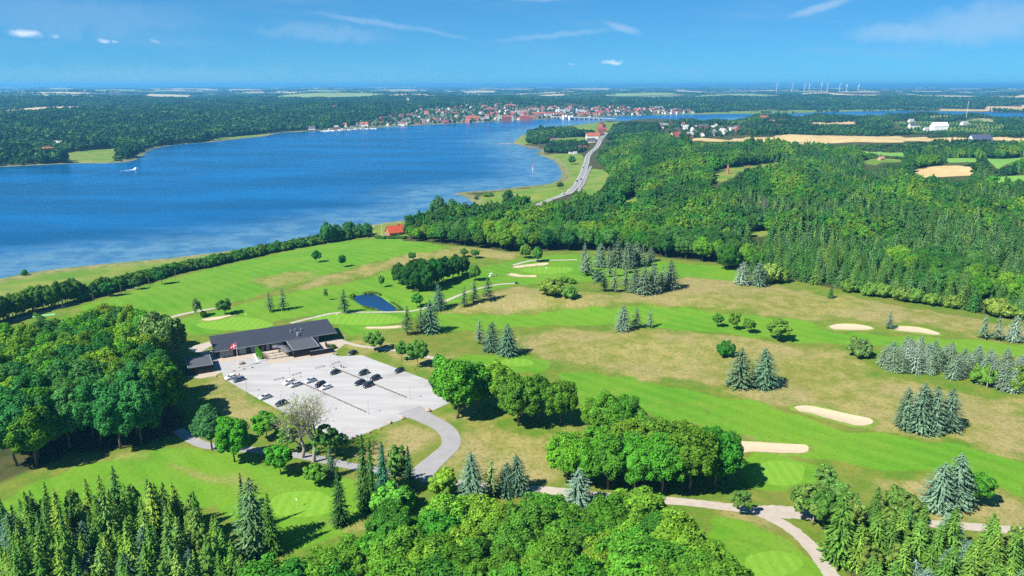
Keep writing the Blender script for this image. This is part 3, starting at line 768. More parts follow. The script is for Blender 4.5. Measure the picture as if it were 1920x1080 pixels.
def conifer_crown(seed, H, R, z0, levels, nb, k, ls, power=0.85, gap=0.0, up=0.0, core=0.4, blunt=0.0):
    rng = np.random.default_rng(seed); Cs, Ns, Ts, Ss = [], [], [], []
    for li in range(levels):
        t = (li + rng.uniform(-.15, .15)) / (levels - 1); t = min(max(t, 0), 1)
        z = z0 + (H - z0) * t * 0.985
        r = R * (1 - t) ** power * rng.uniform(.86, 1.1) + 0.16 + blunt * R * (1 - t) * t
        if t < 0.12: r *= 0.82 + 1.5 * t
        n = max(4, int(nb * (0.45 + 0.55 * (1 - t))))
        a0 = rng.uniform(0, 6.28)
        for j in range(n):
            if rng.random() < gap: continue
            a = a0 + 6.283 * j / n + rng.uniform(-.18, .18); rb = r * rng.uniform(.74, 1.12)
            d = np.array([math.cos(a), math.sin(a), 0]); zj = rng.normal(0, .022 * H); rb *= 1 + .10 * math.sin(3 * a + seed + 7 * t)
            for q in range(k):
                s = (q + 0.75) / k
                p = d * rb * s + [0, 0, z + zj - 0.30 * rb * s ** 1.5 * (1 - up) + 0.22 * rb * up * s ** 2 + rng.uniform(-.08, .08) * ls]
                Cs.append(p + rng.normal(0, .10 * ls, 3)); Ns.append(d * 0.45 + [0, 0, 1.0] + rng.normal(0, .28, 3))
                Ts.append(d + [0, 0, -0.3] + rng.normal(0, .22, 3)); Ss.append(ls * (1.15 - 0.45 * s) * (0.55 + 0.45 * (1 - t)) * rng.uniform(.8, 1.2))
    V, F = leaf_faces(np.array(Cs), unit(np.array(Ns)), np.array(Ss), rng, 1.45, np.array(Ts))
    parts = [(V, F)]
    if core:
        m = 7; a = np.arange(m) * 6.283 / m; cv = [(math.cos(x) * R * core, math.sin(x) * R * core, z0 + 0.06 * H) for x in a] + [(0, 0, H * 0.97), (0, 0, z0)]
        parts.append((np.array(cv), [(i, (i + 1) % m, m) for i in range(m)] + [((i + 1) % m, i, m + 1) for i in range(m)]))
    return merge(parts)

def trunk_mesh(name, H, r, limbs, mat, seed, z1=0.75):
    rng = np.random.default_rng(seed); mb = MB()
    n = 5; bend = rng.normal(0, .012 * H, (n, 2)); bend[0] = 0
    pts = [(bend[i, 0], bend[i, 1], -0.4 + (H * z1 + .4) * i / (n - 1)) for i in range(n)]
    mb.tube(pts, [r * (1.25 if i == 0 else 1 - 0.75 * i / (n - 1)) for i in range(n)], 7)
    for l in range(limbs):
        z = H * rng.uniform(.28, .6); a = rng.uniform(0, 6.28); L = H * rng.uniform(.16, .28)
        x, y = np.interp(z, [p[2] for p in pts], [p[0] for p in pts]), np.interp(z, [p[2] for p in pts], [p[1] for p in pts])
        mb.tube([(x, y, z), (x + math.cos(a) * L * .6, y + math.sin(a) * L * .6, z + L * .6), (x + math.cos(a) * L, y + math.sin(a) * L, z + L * 1.2)], [r * .42, r * .3, r * .1], 5, False)
    return mb.mesh(name, mat, smooth=True)

def bare_tree(seed, H, r):
    """branch skeleton down to fine twigs; returns trunk mesh, twig ends"""
    rng = np.random.default_rng(seed); mb = MB(); ends = []
    def grow(p, d, L, r, lev):
        m = p + d * L * .5 + rng.normal(0, .03 * L, 3); e = p + d * L + rng.normal(0, .04 * L, 3)
        mb.tube([p, m, e], [r, r * .8, r * .62], (7, 5, 4, 3, 3, 3)[lev], False)
        if lev >= 5: ends.append(e); return
        for i in range((3, 4, 3, 3, 3)[lev]):
            t = unit(rng.standard_normal(3)); nd = unit(d + t * (.62 if lev else .5) + np.array([0, 0, .18]))
            s = rng.uniform(.55, 1.0)
            grow(p + (e - p) * s, nd, L * rng.uniform(.58, .8), r * .55, lev + 1)
        if lev < 2: grow(e, unit(d + rng.normal(0, .15, 3)), L * .75, r * .6, lev + 1)
    grow(np.array([0, 0, -.4]), np.array([0.03, 0.02, 1.0]), H * .36, r, 0)
    return mb, np.array(ends)

PROTO = {}
def add_proto(kind, crown, trunk, mat, H):
    V, F = crown
    i = len(PROTO.setdefault(kind, []))
    PROTO[kind].append((mesh_np(f'{kind}_crown', V, F, (mat,)), trunk, H))

for s in range(5):
    add_proto('beech', broad_crown(20 + s, 15, 5.3 + .3 * (s % 3), 2.6 + .4 * s % 1, 112, 105, .27, core=.78, lump=.2), trunk_mesh('beech_trunk', 15, .32, 4, M['bark'], s), M['leaf'], 15)
for s in range(3):
    add_proto('oak', broad_crown(40 + s, 12, 5.2, 1.2, 72, 110, .31), trunk_mesh('oak_trunk', 12, .3, 4, M['bark'], s + 9), M['leaf'], 12)
    add_proto('small', broad_crown(50 + s, 7, 2.7, 1.5, 36, 80, .21), trunk_mesh('small_tree_trunk', 7, .13, 3, M['bark'], s + 19), M['leaf'], 7)
    add_proto('airy', broad_crown(60 + s, 9, 2.6, 1.8, 28, 70, .24, core=.45), trunk_mesh('airy_tree_trunk', 9, .15, 4, M['pale_bark'], s + 29), M['leaf'], 9)
    add_proto('shrub', broad_crown(70 + s, 3, 2.1, -.3, 26, 80, .18, droop=-.2, core=.75), MB().tube([(0, 0, -.3), (.1, 0, 1.2)], [.09, .05], 5).tube([(0, 0, 0), (-.5, .3, 1.3)], [.06, .03], 5).mesh('shrub_stem', M['bark']), M['leaf'], 3)
for s in range(4):
    add_proto('spruce', conifer_crown(80 + s, 15, 3.5 + .4 * (s % 2), .4, 27, 21, 7, .38, .72 + .05 * s, .10, .1 + .08 * s, .42, .25), trunk_mesh('spruce_trunk', 15, .2, 0, M['bark'], s + 39, .9), M['needle'], 15)
for s in range(3):
    add_proto('blue', conifer_crown(90 + s, 10, 3.1, .1, 26, 24, 7, .30, .58, .10, .55, .6, .5), trunk_mesh('blue_spruce_trunk', 10, .15, 0, M['bark'], s + 49, .9), M['needle'], 10)
    add_proto('pine', conifer_crown(100 + s, 11, 2.1, 2.0, 16, 13, 5, .34, .55, .22, .1, .22, .5), trunk_mesh('pine_trunk', 11, .17, 0, M['bark'], s + 59, .92), M['needle'], 11)
for s in range(2):
    add_proto('birch', broad_crown(110 + s, 13, 2.5, 1.6, 48, 80, .22, droop=-.8, core=.6), trunk_mesh('birch_trunk', 13, .16, 2, M['pale_bark'], s + 69, .85), M['leaf'], 13)
    add_proto('column', conifer_crown(120 + s, 6, .85, .1, 20, 9, 3, .34, .35, 0, .8, .6), trunk_mesh('column_trunk', 6, .1, 0, M['bark'], s + 79, .8), M['needle'], 6)

C_BEECH = [(.062, .135, .012), (.085, .16, .013), (.05, .115, .013), (.115, .175, .016), (.068, .14, .02)]
C_OAK, C_DARK = (.020, .065, .012), (.025, .075, .016)
C_SPRUCE = [(.062, .135, .022), (.095, .17, .024), (.13, .20, .03), (.058, .125, .03), (.105, .175, .038)]
C_BLUE = [(.125, .165, .125), (.10, .14, .09), (.15, .19, .155), (.115, .155, .11)]
C_OLIVE = [(.115, .15, .026), (.135, .165, .034), (.09, .135, .025)]
NAMES = dict(beech='beech_tree', oak='oak_tree', small='small_tree', airy='airy_tree', shrub='shrub', spruce='spruce_tree', blue='blue_spruce', pine='pine_tree', birch='birch_tree', column='columnar_conifer', broad='broadleaf_tree')
N_TREES = 0
def tree_at(kind, p, h, label, group=None, color=None, wide=1.0, proto=None, name=None, lean=0.0):
    global N_TREES
    N_TREES += 1
    lst = PROTO[kind]; crown, trunk, H = lst[N_TREES % len(lst) if proto is None else proto]
    s = h / H
    wide = wide * {'blue': 1.25, 'pine': 1.25}.get(kind, 1.0)
    tilt = random.gauss(0, .025)
    r = empty(name or NAMES[kind], (float(p[0]), float(p[1]), float(p[2]) - 0.05), random.uniform(0, 6.28), (s * wide, s * wide, s))
    r.rotation_euler[0] = lean + tilt
    link('trunk', trunk, r)
    c = link('crown', crown, r)
    col = color and tuple(np.array(color) * ((.60, .66, .55) if kind == 'blue' and color[2] > .1 else (1, 1, 1))) or {'beech': random.choice(C_BEECH), 'oak': C_OAK, 'small': (.05, .13, .018), 'airy': (.075, .135, .03), 'shrub': random.choice(C_OLIVE), 'spruce': random.choice(C_SPRUCE),
                    'blue': random.choice(C_BLUE), 'pine': (.06, .105, .05), 'birch': (.095, .155, .03), 'column': (.05, .13, .018)}[kind]
    c.color = (*col, 1)
    tag(r, label, 'shrub' if kind == 'shrub' else 'tree', group)
    return r

def plant(kind, px, py, top, label, group=None, color=None, wide=1.0, **kw):
    p = gpoint(px, py); return tree_at(kind, p, max(gheight(p, top), 1.0), label, group, color, wide, **kw)

# --- single trees of the course, one by one
DK, MDG, YG = (.03, .085, .02), (.05, .125, .02), (.115, .19, .02)
G_CON = 'lone conifers on the golf course'
for row in [
    ('pine', 764, 627, 573, 'tall bare-stemmed dark pine at the edge of the green, leftmost of three', (.045, .075, .03), 1.0),
    ('pine', 790, 624, 577, 'thin grey-green pine in the middle of three beside the green', (.07, .10, .06), 1.1),
    ('blue', 807, 622, 563, 'dense dark blue-green spruce, tallest of three beside the green', (.075, .13, .085), .95),
    ('pine', 899, 645, 597, 'slender grey spruce, first and thinnest of three below the dry slope', (.11, .15, .11), .95),
    ('blue', 922, 658, 603, 'mid-height grey-green spruce, middle of three below the dry slope', (.10, .15, .11), .9),
    ('blue', 952, 665, 608, 'full dark blue-green spruce behind the round tee, last of three', (.07, .13, .085), 1.0),
    ('blue', 824, 580, 533, 'lone blue-green spruce beside the path near the pond', (.09, .15, .11), .85),
    ('pine', 870, 575, 537, 'left-leaning dark spruce, first of three on the slope behind the path', (.055, .09, .045), 1.0),
    ('pine', 889, 568, 523, 'tallest spruce, middle of three on the slope behind the path', (.055, .09, .045), 1.0),
    ('pine', 916, 563, 518, 'broad spruce, last of three on the dry slope behind the path', (.06, .095, .05), 1.15),
    ('blue', 1168, 620, 571, 'pale blue spruce, biggest of the trio on the middle fairway', None, .9),
    ('pine', 1193, 615, 575, 'dark grey spruce in the middle of the trio on the middle fairway', (.07, .1, .06), 1.2),
    ('pine', 1219, 614, 578, 'slim spruce standing apart at the end of the fairway trio', (.10, .14, .10), .95),
    ('blue', 1392, 533, 490, 'pale blue spruce, first of the pair in front of the forest edge', None, 1.05),
    ('blue', 1422, 535, 490, 'pale grey-blue spruce, second of the pair in front of the forest edge', (.14, .2, .16), 1.05),
    ('spruce', 1557, 559, 533, 'small dark green fir alone on the dry grass before the forest', (.035, .085, .018), 1.1),
    ('pine', 1667, 617, 583, 'single dark spruce growing between two sand bunkers', (.09, .125, .085), 1.1),
    ('pine', 1843, 635, 590, 'thin grey spruce, first of three on the bank near the forest corner', (.10, .145, .10), 1.0),
    ('pine', 1868, 638, 592, 'wispy grey spruce, middle of three on the bank near the forest corner', (.11, .15, .11), 1.0),
    ('blue', 1899, 640, 592, 'pale blue spruce, last of three on the bank near the forest corner', None, .85),
    ('blue', 1386, 724, 653, 'greyish spruce with open branches, first of the pair in the dry rough', (.13, .18, .12), 1.0),
    ('blue', 1432, 724, 655, 'dense blue spruce, second of the pair in the dry rough', (.11, .175, .14), 1.05),
    ('blue', 1697, 802, 727, 'blue spruce at the outer end of the lone clump by the bean bunker', (.13, .185, .14), .8),
    ('blue', 1723, 808, 720, 'tallest blue spruce of the lone clump by the bean bunker', (.14, .20, .16), .85),
    ('blue', 1749, 809, 725, 'front blue spruce in the middle of the lone clump by the bean bunker', (.15, .21, .17), .8),
    ('blue', 1777, 804, 730, 'silvery spruce at the far end of the lone clump by the bean bunker', (.15, .205, .165), .9),
    ('blue', 1735, 799, 735, 'shorter blue spruce tucked behind the lone clump by the bean bunker', (.10, .15, .11), .9),
    ('blue', 1757, 955, 868, 'broad silver blue spruce, front of the pair beside the fairway', (.15, .21, .17), .95),
    ('blue', 1786, 950, 851, 'tall silver blue spruce, peak of the pair beside the fairway', (.155, .215, .175), .88),
    ('blue', 1084, 950, 880, 'bright silver-blue spruce in front of the beech clump by the gravel road', (.20, .27, .25), 1.05),
    ('blue', 885, 938, 850, 'tall blue spruce beside the gravel road near the drive', (.13, .19, .16), .8),
    ('pine', 922, 932, 862, 'slim green spruce between the blue spruces by the gravel road', (.09, .14, .05), 1.0),
    ('blue', 948, 926, 868, 'dark blue spruce in the row by the gravel road', (.09, .15, .12), .9),
    ('blue', 972, 922, 852, 'pointed blue spruce at the end of the row by the gravel road', (.11, .165, .135), .85),
    ('spruce', 685, 952, 817, 'tall narrow dark spruce at the edge of the lawn, front of the clump', (.035, .09, .02), .62),
    ('spruce', 698, 955, 826, 'tall narrow green spruce leaning on its twin at the lawn edge', (.04, .095, .02), .55),
    ('spruce', 719, 915, 828, 'dark blue-green spruce in the clump beside the drive', (.03, .095, .055), .85),
    ('spruce', 768, 922, 836, 'dark spruce behind the drooping birch beside the drive', (.025, .07, .035), .8),
    ('spruce', 638, 982, 876, 'solitary dark spruce in front of the small green', (.03, .08, .02), .75),
    ('blue', 622, 895, 838, 'little pale conifer beside the asphalt lane', (.11, .17, .11), .5),
    ('blue', 480, 1034, 900, 'large grey-green pine in front of the small green', (.08, .145, .06), .75),
    ('spruce', 512, 1038, 925, 'bright green spruce standing apart beside the grey-green pine', (.05, .105, .018), .75),
    ('spruce', 459, 1000, 888, 'thin spire of a dark spruce behind the grey-green pine', (.025, .07, .02), .45),
    ('pine', 507, 584, 547, 'sparse pine with bare lower trunk, first of two on the range edge', (.06, .105, .05), 1.15),
    ('pine', 531, 581, 541, 'sparse pine with bare lower trunk, second of two on the range edge', (.06, .105, .05), 1.1),
    ('pine', 645, 586, 542, 'dark pine at the tip of the pond', (.045, .09, .035), 1.2),
    ('blue', 1095, 511, 456, 'thin grey spruce at the edge of the forest behind the distant green', (.10, .13, .09), .5),
    ('pine', 1102, 517, 474, 'bushy grey pine beside the distant green', (.10, .14, .08), 1.4),
]:
    plant(row[0], *row[1:4], row[4], None, row[5], row[6])
# the grey-blue grove beside the forest
for i, (x, y, t, k) in enumerate([(1120, 547, 505, 'shrub'), (1133, 545, 508, 'pine'), (1152, 547, 500, 'pine'), (1173, 542, 497, 'pine'), (1190, 548, 502, 'blue'), (1207, 551, 500, 'blue'), (1225, 548, 495, 'blue'), (1240, 546, 496, 'pine'),
                                  (1257, 541, 488, 'blue'), (1126, 500, 455, 'blue'), (1140, 502, 463, 'pine'), (1157, 500, 450, 'blue'), (1177, 502, 452, 'blue'), (1193, 497, 452, 'blue'), (1205, 500, 458, 'pine'), (1220, 490, 462, 'blue'), (1172, 512, 468, 'pine'), (1143, 520, 480, 'pine')]):
    plant(k if k != 'shrub' else 'airy', x, y, t, 'grey-blue conifer in the loose grove between distant green and forest', 'conifers of the grey-blue grove', C_BLUE[i % 4] if k == 'blue' else (.09, .13, .075), .95)
# the bank of blue spruces
pts = gpoly([(1640, 690), (1700, 701), (1760, 706), (1800, 713), (1830, 723), (1880, 735), (1930, 738), (1960, 712), (1930, 700), (1860, 690), (1780, 674), (1700, 664), (1650, 670)])
bb = 0; occ = []
rng = np.random.default_rng(5)
while bb < 50:
    q = rng.uniform(pts.min(0), pts.max(0))
    if not inside(pts, q[:1], q[1:2])[0] or any((q[0] - a) ** 2 + (q[1] - b_) ** 2 < 6.3 for a, b_ in occ): 
        if rng.random() < .0004: break
        continue
    occ.append(tuple(q)); bb += 1
    tree_at('blue', (q[0], q[1], height(*q)[0]), rng.uniform(7.2, 9.6), 'blue spruce in the long bank of spruces behind the dry rough', 'blue spruces of the long bank', None, .95)
for row in [
    ('beech', 857, 784, 675, 'large bright beech with visible stem at the car park corner', (.065, .145, .013), 1.05),
    ('beech', 897, 772, 686, 'dark beech close behind the one at the car park corner', (.04, .105, .014), .95),
    ('beech', 938, 768, 683, 'light green beech, second crown in the row beside the drive', (.085, .165, .014), .95),
    ('beech', 972, 798, 706, 'dark green beech with stem in grass, third in the row', (.042, .105, .013), 1.05),
    ('beech', 1008, 792, 708, 'dark beech wedged in the middle of the row beside the dry grass', (.045, .11, .013), .85),
    ('beech', 1050, 797, 717, 'rounded dark beech at the end of the row beside the dry grass', (.05, .115, .013), .95),
    ('beech', 1108, 812, 750, 'yellowish beech at the edge of the fairway, start of the second row', (.085, .15, .016), .9),
    ('beech', 1137, 822, 740, 'tall beech rising over the second row beside the fairway', (.055, .125, .013), 1.0),
    ('beech', 1163, 828, 745, 'full beech in the middle of the second row beside the fairway', (.05, .12, .013), 1.0),
    ('beech', 1196, 833, 772, 'lower olive beech where the second row meets the big clump', (.08, .14, .02), 1.1),
    ('beech', 1062, 905, 818, 'bright beech at the outer corner of the big clump by the gravel road', (.085, .165, .014), 1.0),
    ('beech', 1098, 914, 826, 'beech with bright lower branches in the front of the big clump', (.07, .155, .014), .95),
    ('beech', 1140, 918, 820, 'dark beech in the front row of the big clump, second from its corner', (.05, .12, .013), 1.0),
    ('beech', 1190, 921, 822, 'broad beech in the front row of the big clump over the gravel road', (.058, .135, .013), 1.05),
    ('beech', 1240, 924, 820, 'green beech with shaded stems in the front of the big clump', (.055, .13, .013), 1.0),
    ('beech', 1292, 921, 806, 'tall beech near the bunker end of the big clump', (.055, .125, .013), 1.0),
    ('beech', 1340, 914, 808, 'dark rounded beech beside the long pale bunker', (.048, .115, .013), 1.0),
    ('beech', 1362, 898, 815, 'beech at the end of the big clump shading the striped tee', (.052, .12, .013), .8),
    ('beech', 1120, 886, 800, 'beech behind the corner of the big clump', (.06, .13, .013), 1.0),
    ('beech', 1175, 880, 790, 'olive-green beech in the back row of the big clump', (.085, .15, .016), 1.0),
    ('beech', 1230, 876, 786, 'pale olive beech in the back row of the big clump, beside the fairway', (.09, .15, .018), 1.0),
    ('beech', 1285, 876, 792, 'beech in the back row of the big clump near the long bunker', (.07, .135, .014), 1.0),
    ('beech', 398, 843, 768, 'dark bluish-green round tree beside the asphalt lane', (.032, .09, .032), .95),
    ('beech', 440, 866, 785, 'bright green round tree on the lawn beside the asphalt lane', (.045, .145, .012), .95),
    ('small', 527, 890, 833, 'small bright maple on the lawn below the dying tree', (.065, .17, .014), 1.05),
    ('small', 592, 911, 872, 'low round bush-like tree on the lawn near the small green', (.06, .135, .018), 1.25),
    ('small', 502, 824, 774, 'bright leafy tree against the lower edge of the car park', (.075, .16, .016), 1.25),
    ('small', 702, 658, 622, 'round tree where the path leaves the car park', (.075, .13, .026), 1.15),
    ('small', 753, 676, 640, 'narrow tree beside the path above the black parked car', (.075, .14, .022), .8),
    ('small', 783, 688, 639, 'airy green tree, tallest of the row between path and car park', (.075, .145, .026), 1.0),
    ('small', 824, 702, 665, 'small dense tree at the end of the row by the car park corner', (.06, .12, .022), .95),
    ('small', 782, 577, 550, 'round green tree between pond and path', (.06, .14, .02), 1.05),
    ('small', 716, 539, 516, 'slim leaning sapling on the mown grass behind the pond', (.05, .115, .025), .6),
    ('small', 773, 489, 473, 'small dark tree on the straw-coloured strip behind the oak grove', (.05, .11, .02), 1.2),
    ('small', 870, 482, 466, 'small tree on the dry strip, first of two below the forest', (.05, .11, .02), 1.2),
    ('small', 891, 484, 468, 'small wide tree on the dry strip, second of two below the forest', (.05, .11, .02), 1.3),
    ('oak', 890, 526, 496, 'round light oak at the end of the dark grove', (.05, .12, .02), .8),
    ('oak', 985, 484, 458, 'olive tree stepping out of the forest edge above the slim bunker', (.085, .135, .022), .9),
    ('oak', 1007, 491, 464, 'small tree with clear stem in front of the forest above the slim bunker', (.07, .13, .02), .8),
    ('oak', 1363, 505, 458, 'dark rounded oak at the forest edge beside the blue spruce pair', (.03, .08, .012), .9),
    ('small', 1345, 613, 588, 'small leafy tree, first of four on the ridge of the middle fairway', (.075, .14, .02), 1.0),
    ('small', 1376, 618, 587, 'upright small tree, second of four on the ridge of the middle fairway', (.085, .145, .022), .85),
    ('small', 1404, 624, 597, 'leaning small tree, third of four on the ridge of the middle fairway', (.085, .145, .022), 1.05),
    ('small', 1458, 638, 600, 'wide double-crowned tree, last of four on the ridge of the middle fairway', (.085, .14, .022), 1.4),
    ('shrub', 1361, 667, 641, 'dense dark green bush alone in the dry rough', (.035, .10, .014), .9),
    ('airy', 1387, 964, 917, 'small open tree at the fork of the gravel road', (.09, .135, .03), 1.2),
    ('airy', 1543, 926, 872, 'small olive tree at the top of the corner wood beside the tee', (.085, .125, .03), 1.2),
    ('small', 1826, 944, 888, 'green broadleaf tucked behind the silver spruce pair', (.06, .145, .016), 1.2),
    ('small', 832, 934, 883, 'round yellow-green tree beside the drive junction', YG, 1.2),
    ('shrub', 737, 960, 910, 'big round bush at the foot of the spruces by the lawn', (.09, .17, .022), .95),
    ('birch', 747, 920, 830, 'drooping pale green birch in the clump beside the drive', (.11, .165, .035), .9),
    ('small', 204, 556, 528, 'round dark tree, nearest of three beside the driving range nets', DK, 1.2),
    ('small', 254, 543, 521, 'round dark tree by the sand pit, middle of three at the range', DK, 1.2),
    ('small', 303, 533, 507, 'round dark tree, farthest of three beside the driving range nets', DK, 1.2),
    ('small', 151, 566, 553, 'low bright bush-like tree in the shade behind the range posts', (.06, .15, .02), 1.5),
    ('small', 594, 492, 470, 'small round tree alone on the driving range, the farther one', DK, 1.1),
    ('small', 642, 501, 478, 'small tree alone on the driving range, nearer the straw strip', DK, .8),
    ('airy', 371, 594, 560, 'thin half-bare tree beside the green behind the clubhouse', (.08, .12, .045), .8),
    ('shrub', 382, 594, 583, 'small dark round bush at the foot of the half-bare tree', (.03, .085, .015), .8),
    ('small', 422, 590, 561, 'leaning umbrella-shaped tree beside the green behind the clubhouse', (.045, .10, .02), 1.25),
    ('airy', 611, 563, 541, 'wispy sapling on the mown slope before the pond', (.09, .13, .05), .55),
    ('oak', 312, 684, 588, 'broad tree with pale half-dead crown side by the shed', (.075, .12, .035), .85),
    ('shrub', 1033, 552, 525, 'large olive bush on the dry slope below the distant green', None, 1.3),
    ('shrub', 1067, 557, 537, 'smaller olive bush on the dry slope below the distant green', None, 1.1),
    ('shrub', 1057, 529, 518, 'low green bush below the distant green', (.06, .13, .02), 1.5),
    ('shrub', 1072, 532, 522, 'tiny green bush beside the low one below the distant green', (.06, .13, .02), 1.0),
    ('shrub', 623, 653, 646, 'low clipped bush on the grass tip beside the terrace', (.06, .10, .025), 1.6),
    ('shrub', 1442, 530, 494, 'tall olive bush beside the blue spruce pair at the forest edge', None, .75),
    ('shrub', 1464, 529, 503, 'rounded olive bush next to the tall one at the forest edge', None, .9),
    ('shrub', 1612, 668, 637, 'wide grey-olive bush at the start of the blue spruce bank', (.11, .14, .045), 1.0),
    ('shrub', 1843, 720, 684, 'bright green bush in the front of the blue spruce bank', (.085, .14, .02), .8),
    ('shrub', 1908, 732, 690, 'dark olive bush near the end of the blue spruce bank', (.07, .115, .02), .9),
    ('shrub', 46, 516, 507, 'dark round bush on the shore meadow', (.05, .12, .02), 1.0),
    ('oak', 822, 420, 370, 'big grey-green poplar rising over the shore behind the red house', (.05, .10, .04), .75),
    ('oak', 848, 412, 375, 'rounded poplar crown beside the big one on the shore', (.05, .10, .04), .7),
    ('shrub', 952, 372, 358, 'round dark bush on the coastal meadow', (.04, .09, .02), 1.1),
    ('shrub', 915, 368, 361, 'flat spreading bush on the coastal meadow', (.06, .13, .02), 2.0),
    ('shrub', 893, 374, 368, 'small bush near the beach spit', (.05, .11, .02), 1.0),
    ('oak', 1072, 308, 292, 'dark spreading tree alone on the meadow beside the main road', (.045, .10, .02), 1.0),
    ('oak', 1050, 353, 341, 'thicket on the meadow beside the main road lay-by', (.05, .105, .02), 1.3),
]:
    plant(row[0], *row[1:4], row[4], None, row[5], row[6])
for i, (x, y, t) in enumerate([(1590, 547, 525), (1630, 554, 531), (1653, 556, 533), (1690, 564, 540), (1715, 567, 543), (1745, 572, 550), (1783, 577, 555), (1867, 593, 562), (1902, 596, 570)]):
    plant('shrub', x, y, t, 'olive-brown bush in the row along the foot of the forest', 'olive bushes along the forest foot', None, 1.0)
# the dark oak grove
for i, (x, y, t) in enumerate([(750, 533, 495), (763, 541, 497), (780, 546, 495), (797, 545, 491), (815, 537, 488), (832, 529, 486), (850, 524, 484), (866, 516, 480), (855, 506, 478), (835, 510, 482), (812, 516, 484), (790, 520, 486), (772, 526, 490)]):
    plant('oak', x, y, t, 'dark oak in the dense oval grove behind the pond', 'oaks of the dark grove', C_OAK, .85)

# dying trees: branches show through
for (x, y, top, lab, sd) in [(566, 858, 742, 'dying pale tree with sparse leaves, nearer the bright leafy tree', 3), (588, 866, 733, 'large dying tree with bare grey branches below the car park', 8)]:
    p = gpoint(x, y); h = gheight(p, top)
    mb, ends = bare_tree(sd, h * .80, .34)
    rs = np.random.default_rng(sd)
    r = empty('dying_tree', p, rs.uniform(0, 6))
    zmax = max(v[2] for v in mb.v); r.scale = (h / zmax * 1.45, h / zmax * 1.45, h / zmax)
    mb.build('trunk', M['pale_bark'], r, True)
    e = ends[rs.random(len(ends)) < .4]; e = np.repeat(e, 3, 0) + rs.normal(0, .35, (len(e) * 3, 3))
    V, F = leaf_faces(e, unit(rs.standard_normal(e.shape) + [0, 0, .6]), rs.uniform(.07, .17, len(e)), rs)
    c = link('crown', mesh_np('dying_tree_crown', V, F, (M['leaf'],)), r); c.color = (.17, .19, .06, 1)
    tag(r, lab, 'tree')
for (x, y, t, lab, w) in [(612, 862, 800, 'green undergrowth tree at the foot of the large dying tree', 1.2), (540, 848, 800, 'leafy thicket tree beside the first dying trunk', 1.2), (640, 850, 812, 'shrubby tree between dying tree and car park edge', 1.1)]:
    plant('airy', x, y, t, lab, None, (.085, .15, .03), w)
p = gpoint(1850, 728); r = empty('dead_tree', p); MB().tube([(0, 0, -.3), (.05, .1, 3), (.3, 0, 7.5)], [.22, .16, .05], 6).build('trunk', M['pale_bark'], r); MB().tube([(0, .05, 3.5), (.9, .2, 4.6)], [.06, .02], 4).tube([(.1, .05, 5), (-.7, .1, 6)], [.05, .02], 4).build('branch', M['pale_bark'], r)
tag(r, 'bare dead trunk in front of the blue spruce bank', 'tree')
p = gpoint(1430, 408); r = empty('dead_tree', p); h = gheight(p, 366); mb, _ = bare_tree(21, h * .8, .5); zm = max(v[2] for v in mb.v); r.scale = (h / zm * .6, h / zm * .6, h / zm); mb.build('trunk', M['pale_bark'], r, True)
tag(r, 'tall pale dead tree standing out of the great forest', 'tree')

# --- woods of single trees
def scatter(P, step, jit, seed, minus=(), top=0.0):
    rs = np.random.default_rng(seed)
    lo, hi = P.min(0), P.max(0)
    gx, gy = np.meshgrid(np.arange(lo[0], hi[0], step), np.arange(lo[1], hi[1], step * .87))
    gx = gx + (np.arange(gx.shape[0])[:, None] % 2) * step * .5
    X, Y = gx.ravel() + rs.uniform(-jit, jit, gx.size) * step, gy.ravel() + rs.uniform(-jit, jit, gx.size) * step
    k = inside(P, X, Y)
    for q in minus:
        for m_ in ([1.0] if not top else [1.0, 1.03]): k &= ~inside(q, X * m_, Y * m_)
    X, Y = X[k], Y[k]
    if not top: return np.stack([X, Y], 1)
    low = np.zeros(len(X), bool)          # in front of open ground only low growth stands, so that the ground behind stays in sight
    for q in minus:
        for m_ in np.linspace(1.035, 102 / (102 - top), 4): low |= inside(q, X * m_, Y * m_)
    return np.stack([X, Y], 1), low

def in_view(Q, z, margin=60, top=0.0):
    v = np.column_stack([Q, z + top - CAM_H]); c = v @ CF
    px, py = 960 + FOC * v[:, 0] / c, 540 - FOC * (v @ CU) / c
    return (c > 1) & (px > -margin) & (px < 1920 + margin) & (py < 1080 + margin) & (py > 0)

P = WOODS_W[0]; Q = scatter(P, 7.4, .26, 2); Z = height(Q[:, 0], Q[:, 1]); k = in_view(Q, Z, 30, 15)
for q, z in zip(Q[k], Z[k]):
    t = (q[1] - P[:, 1].min()) / np.ptp(P[:, 1]); dark = random.random() < .22 or (q[0] > -150 and q[1] > 285)
    front = q[1] < 205 + 0.25 * (q[0] + 160)
    tree_at('beech', (*q, z), random.uniform(14, 17.5) * (1.2 if front else 1) * (0.88 if q[1] > 275 else 1), ('dark ' if dark else 'bright ') + ('beech in the front rank of the wood facing the lawn' if front else 'beech on the clubhouse side of the wood' if q[0] > -138 else 'beech at the range end of the wood' if q[1] > 262 else 'beech in the thick of the wood beside the clubhouse'), 'beeches of the wood beside the clubhouse',
            (.03, .085, .02) if dark else ((.035, .11, .028) if front and random.random() < .6 else random.choice(C_BEECH)), random.uniform(.8, .98))
P = WOODS_W[1]; Q = scatter(P, 3.8, .38, 4); Z = height(Q[:, 0], Q[:, 1]); k = in_view(Q, Z, 20, 14)
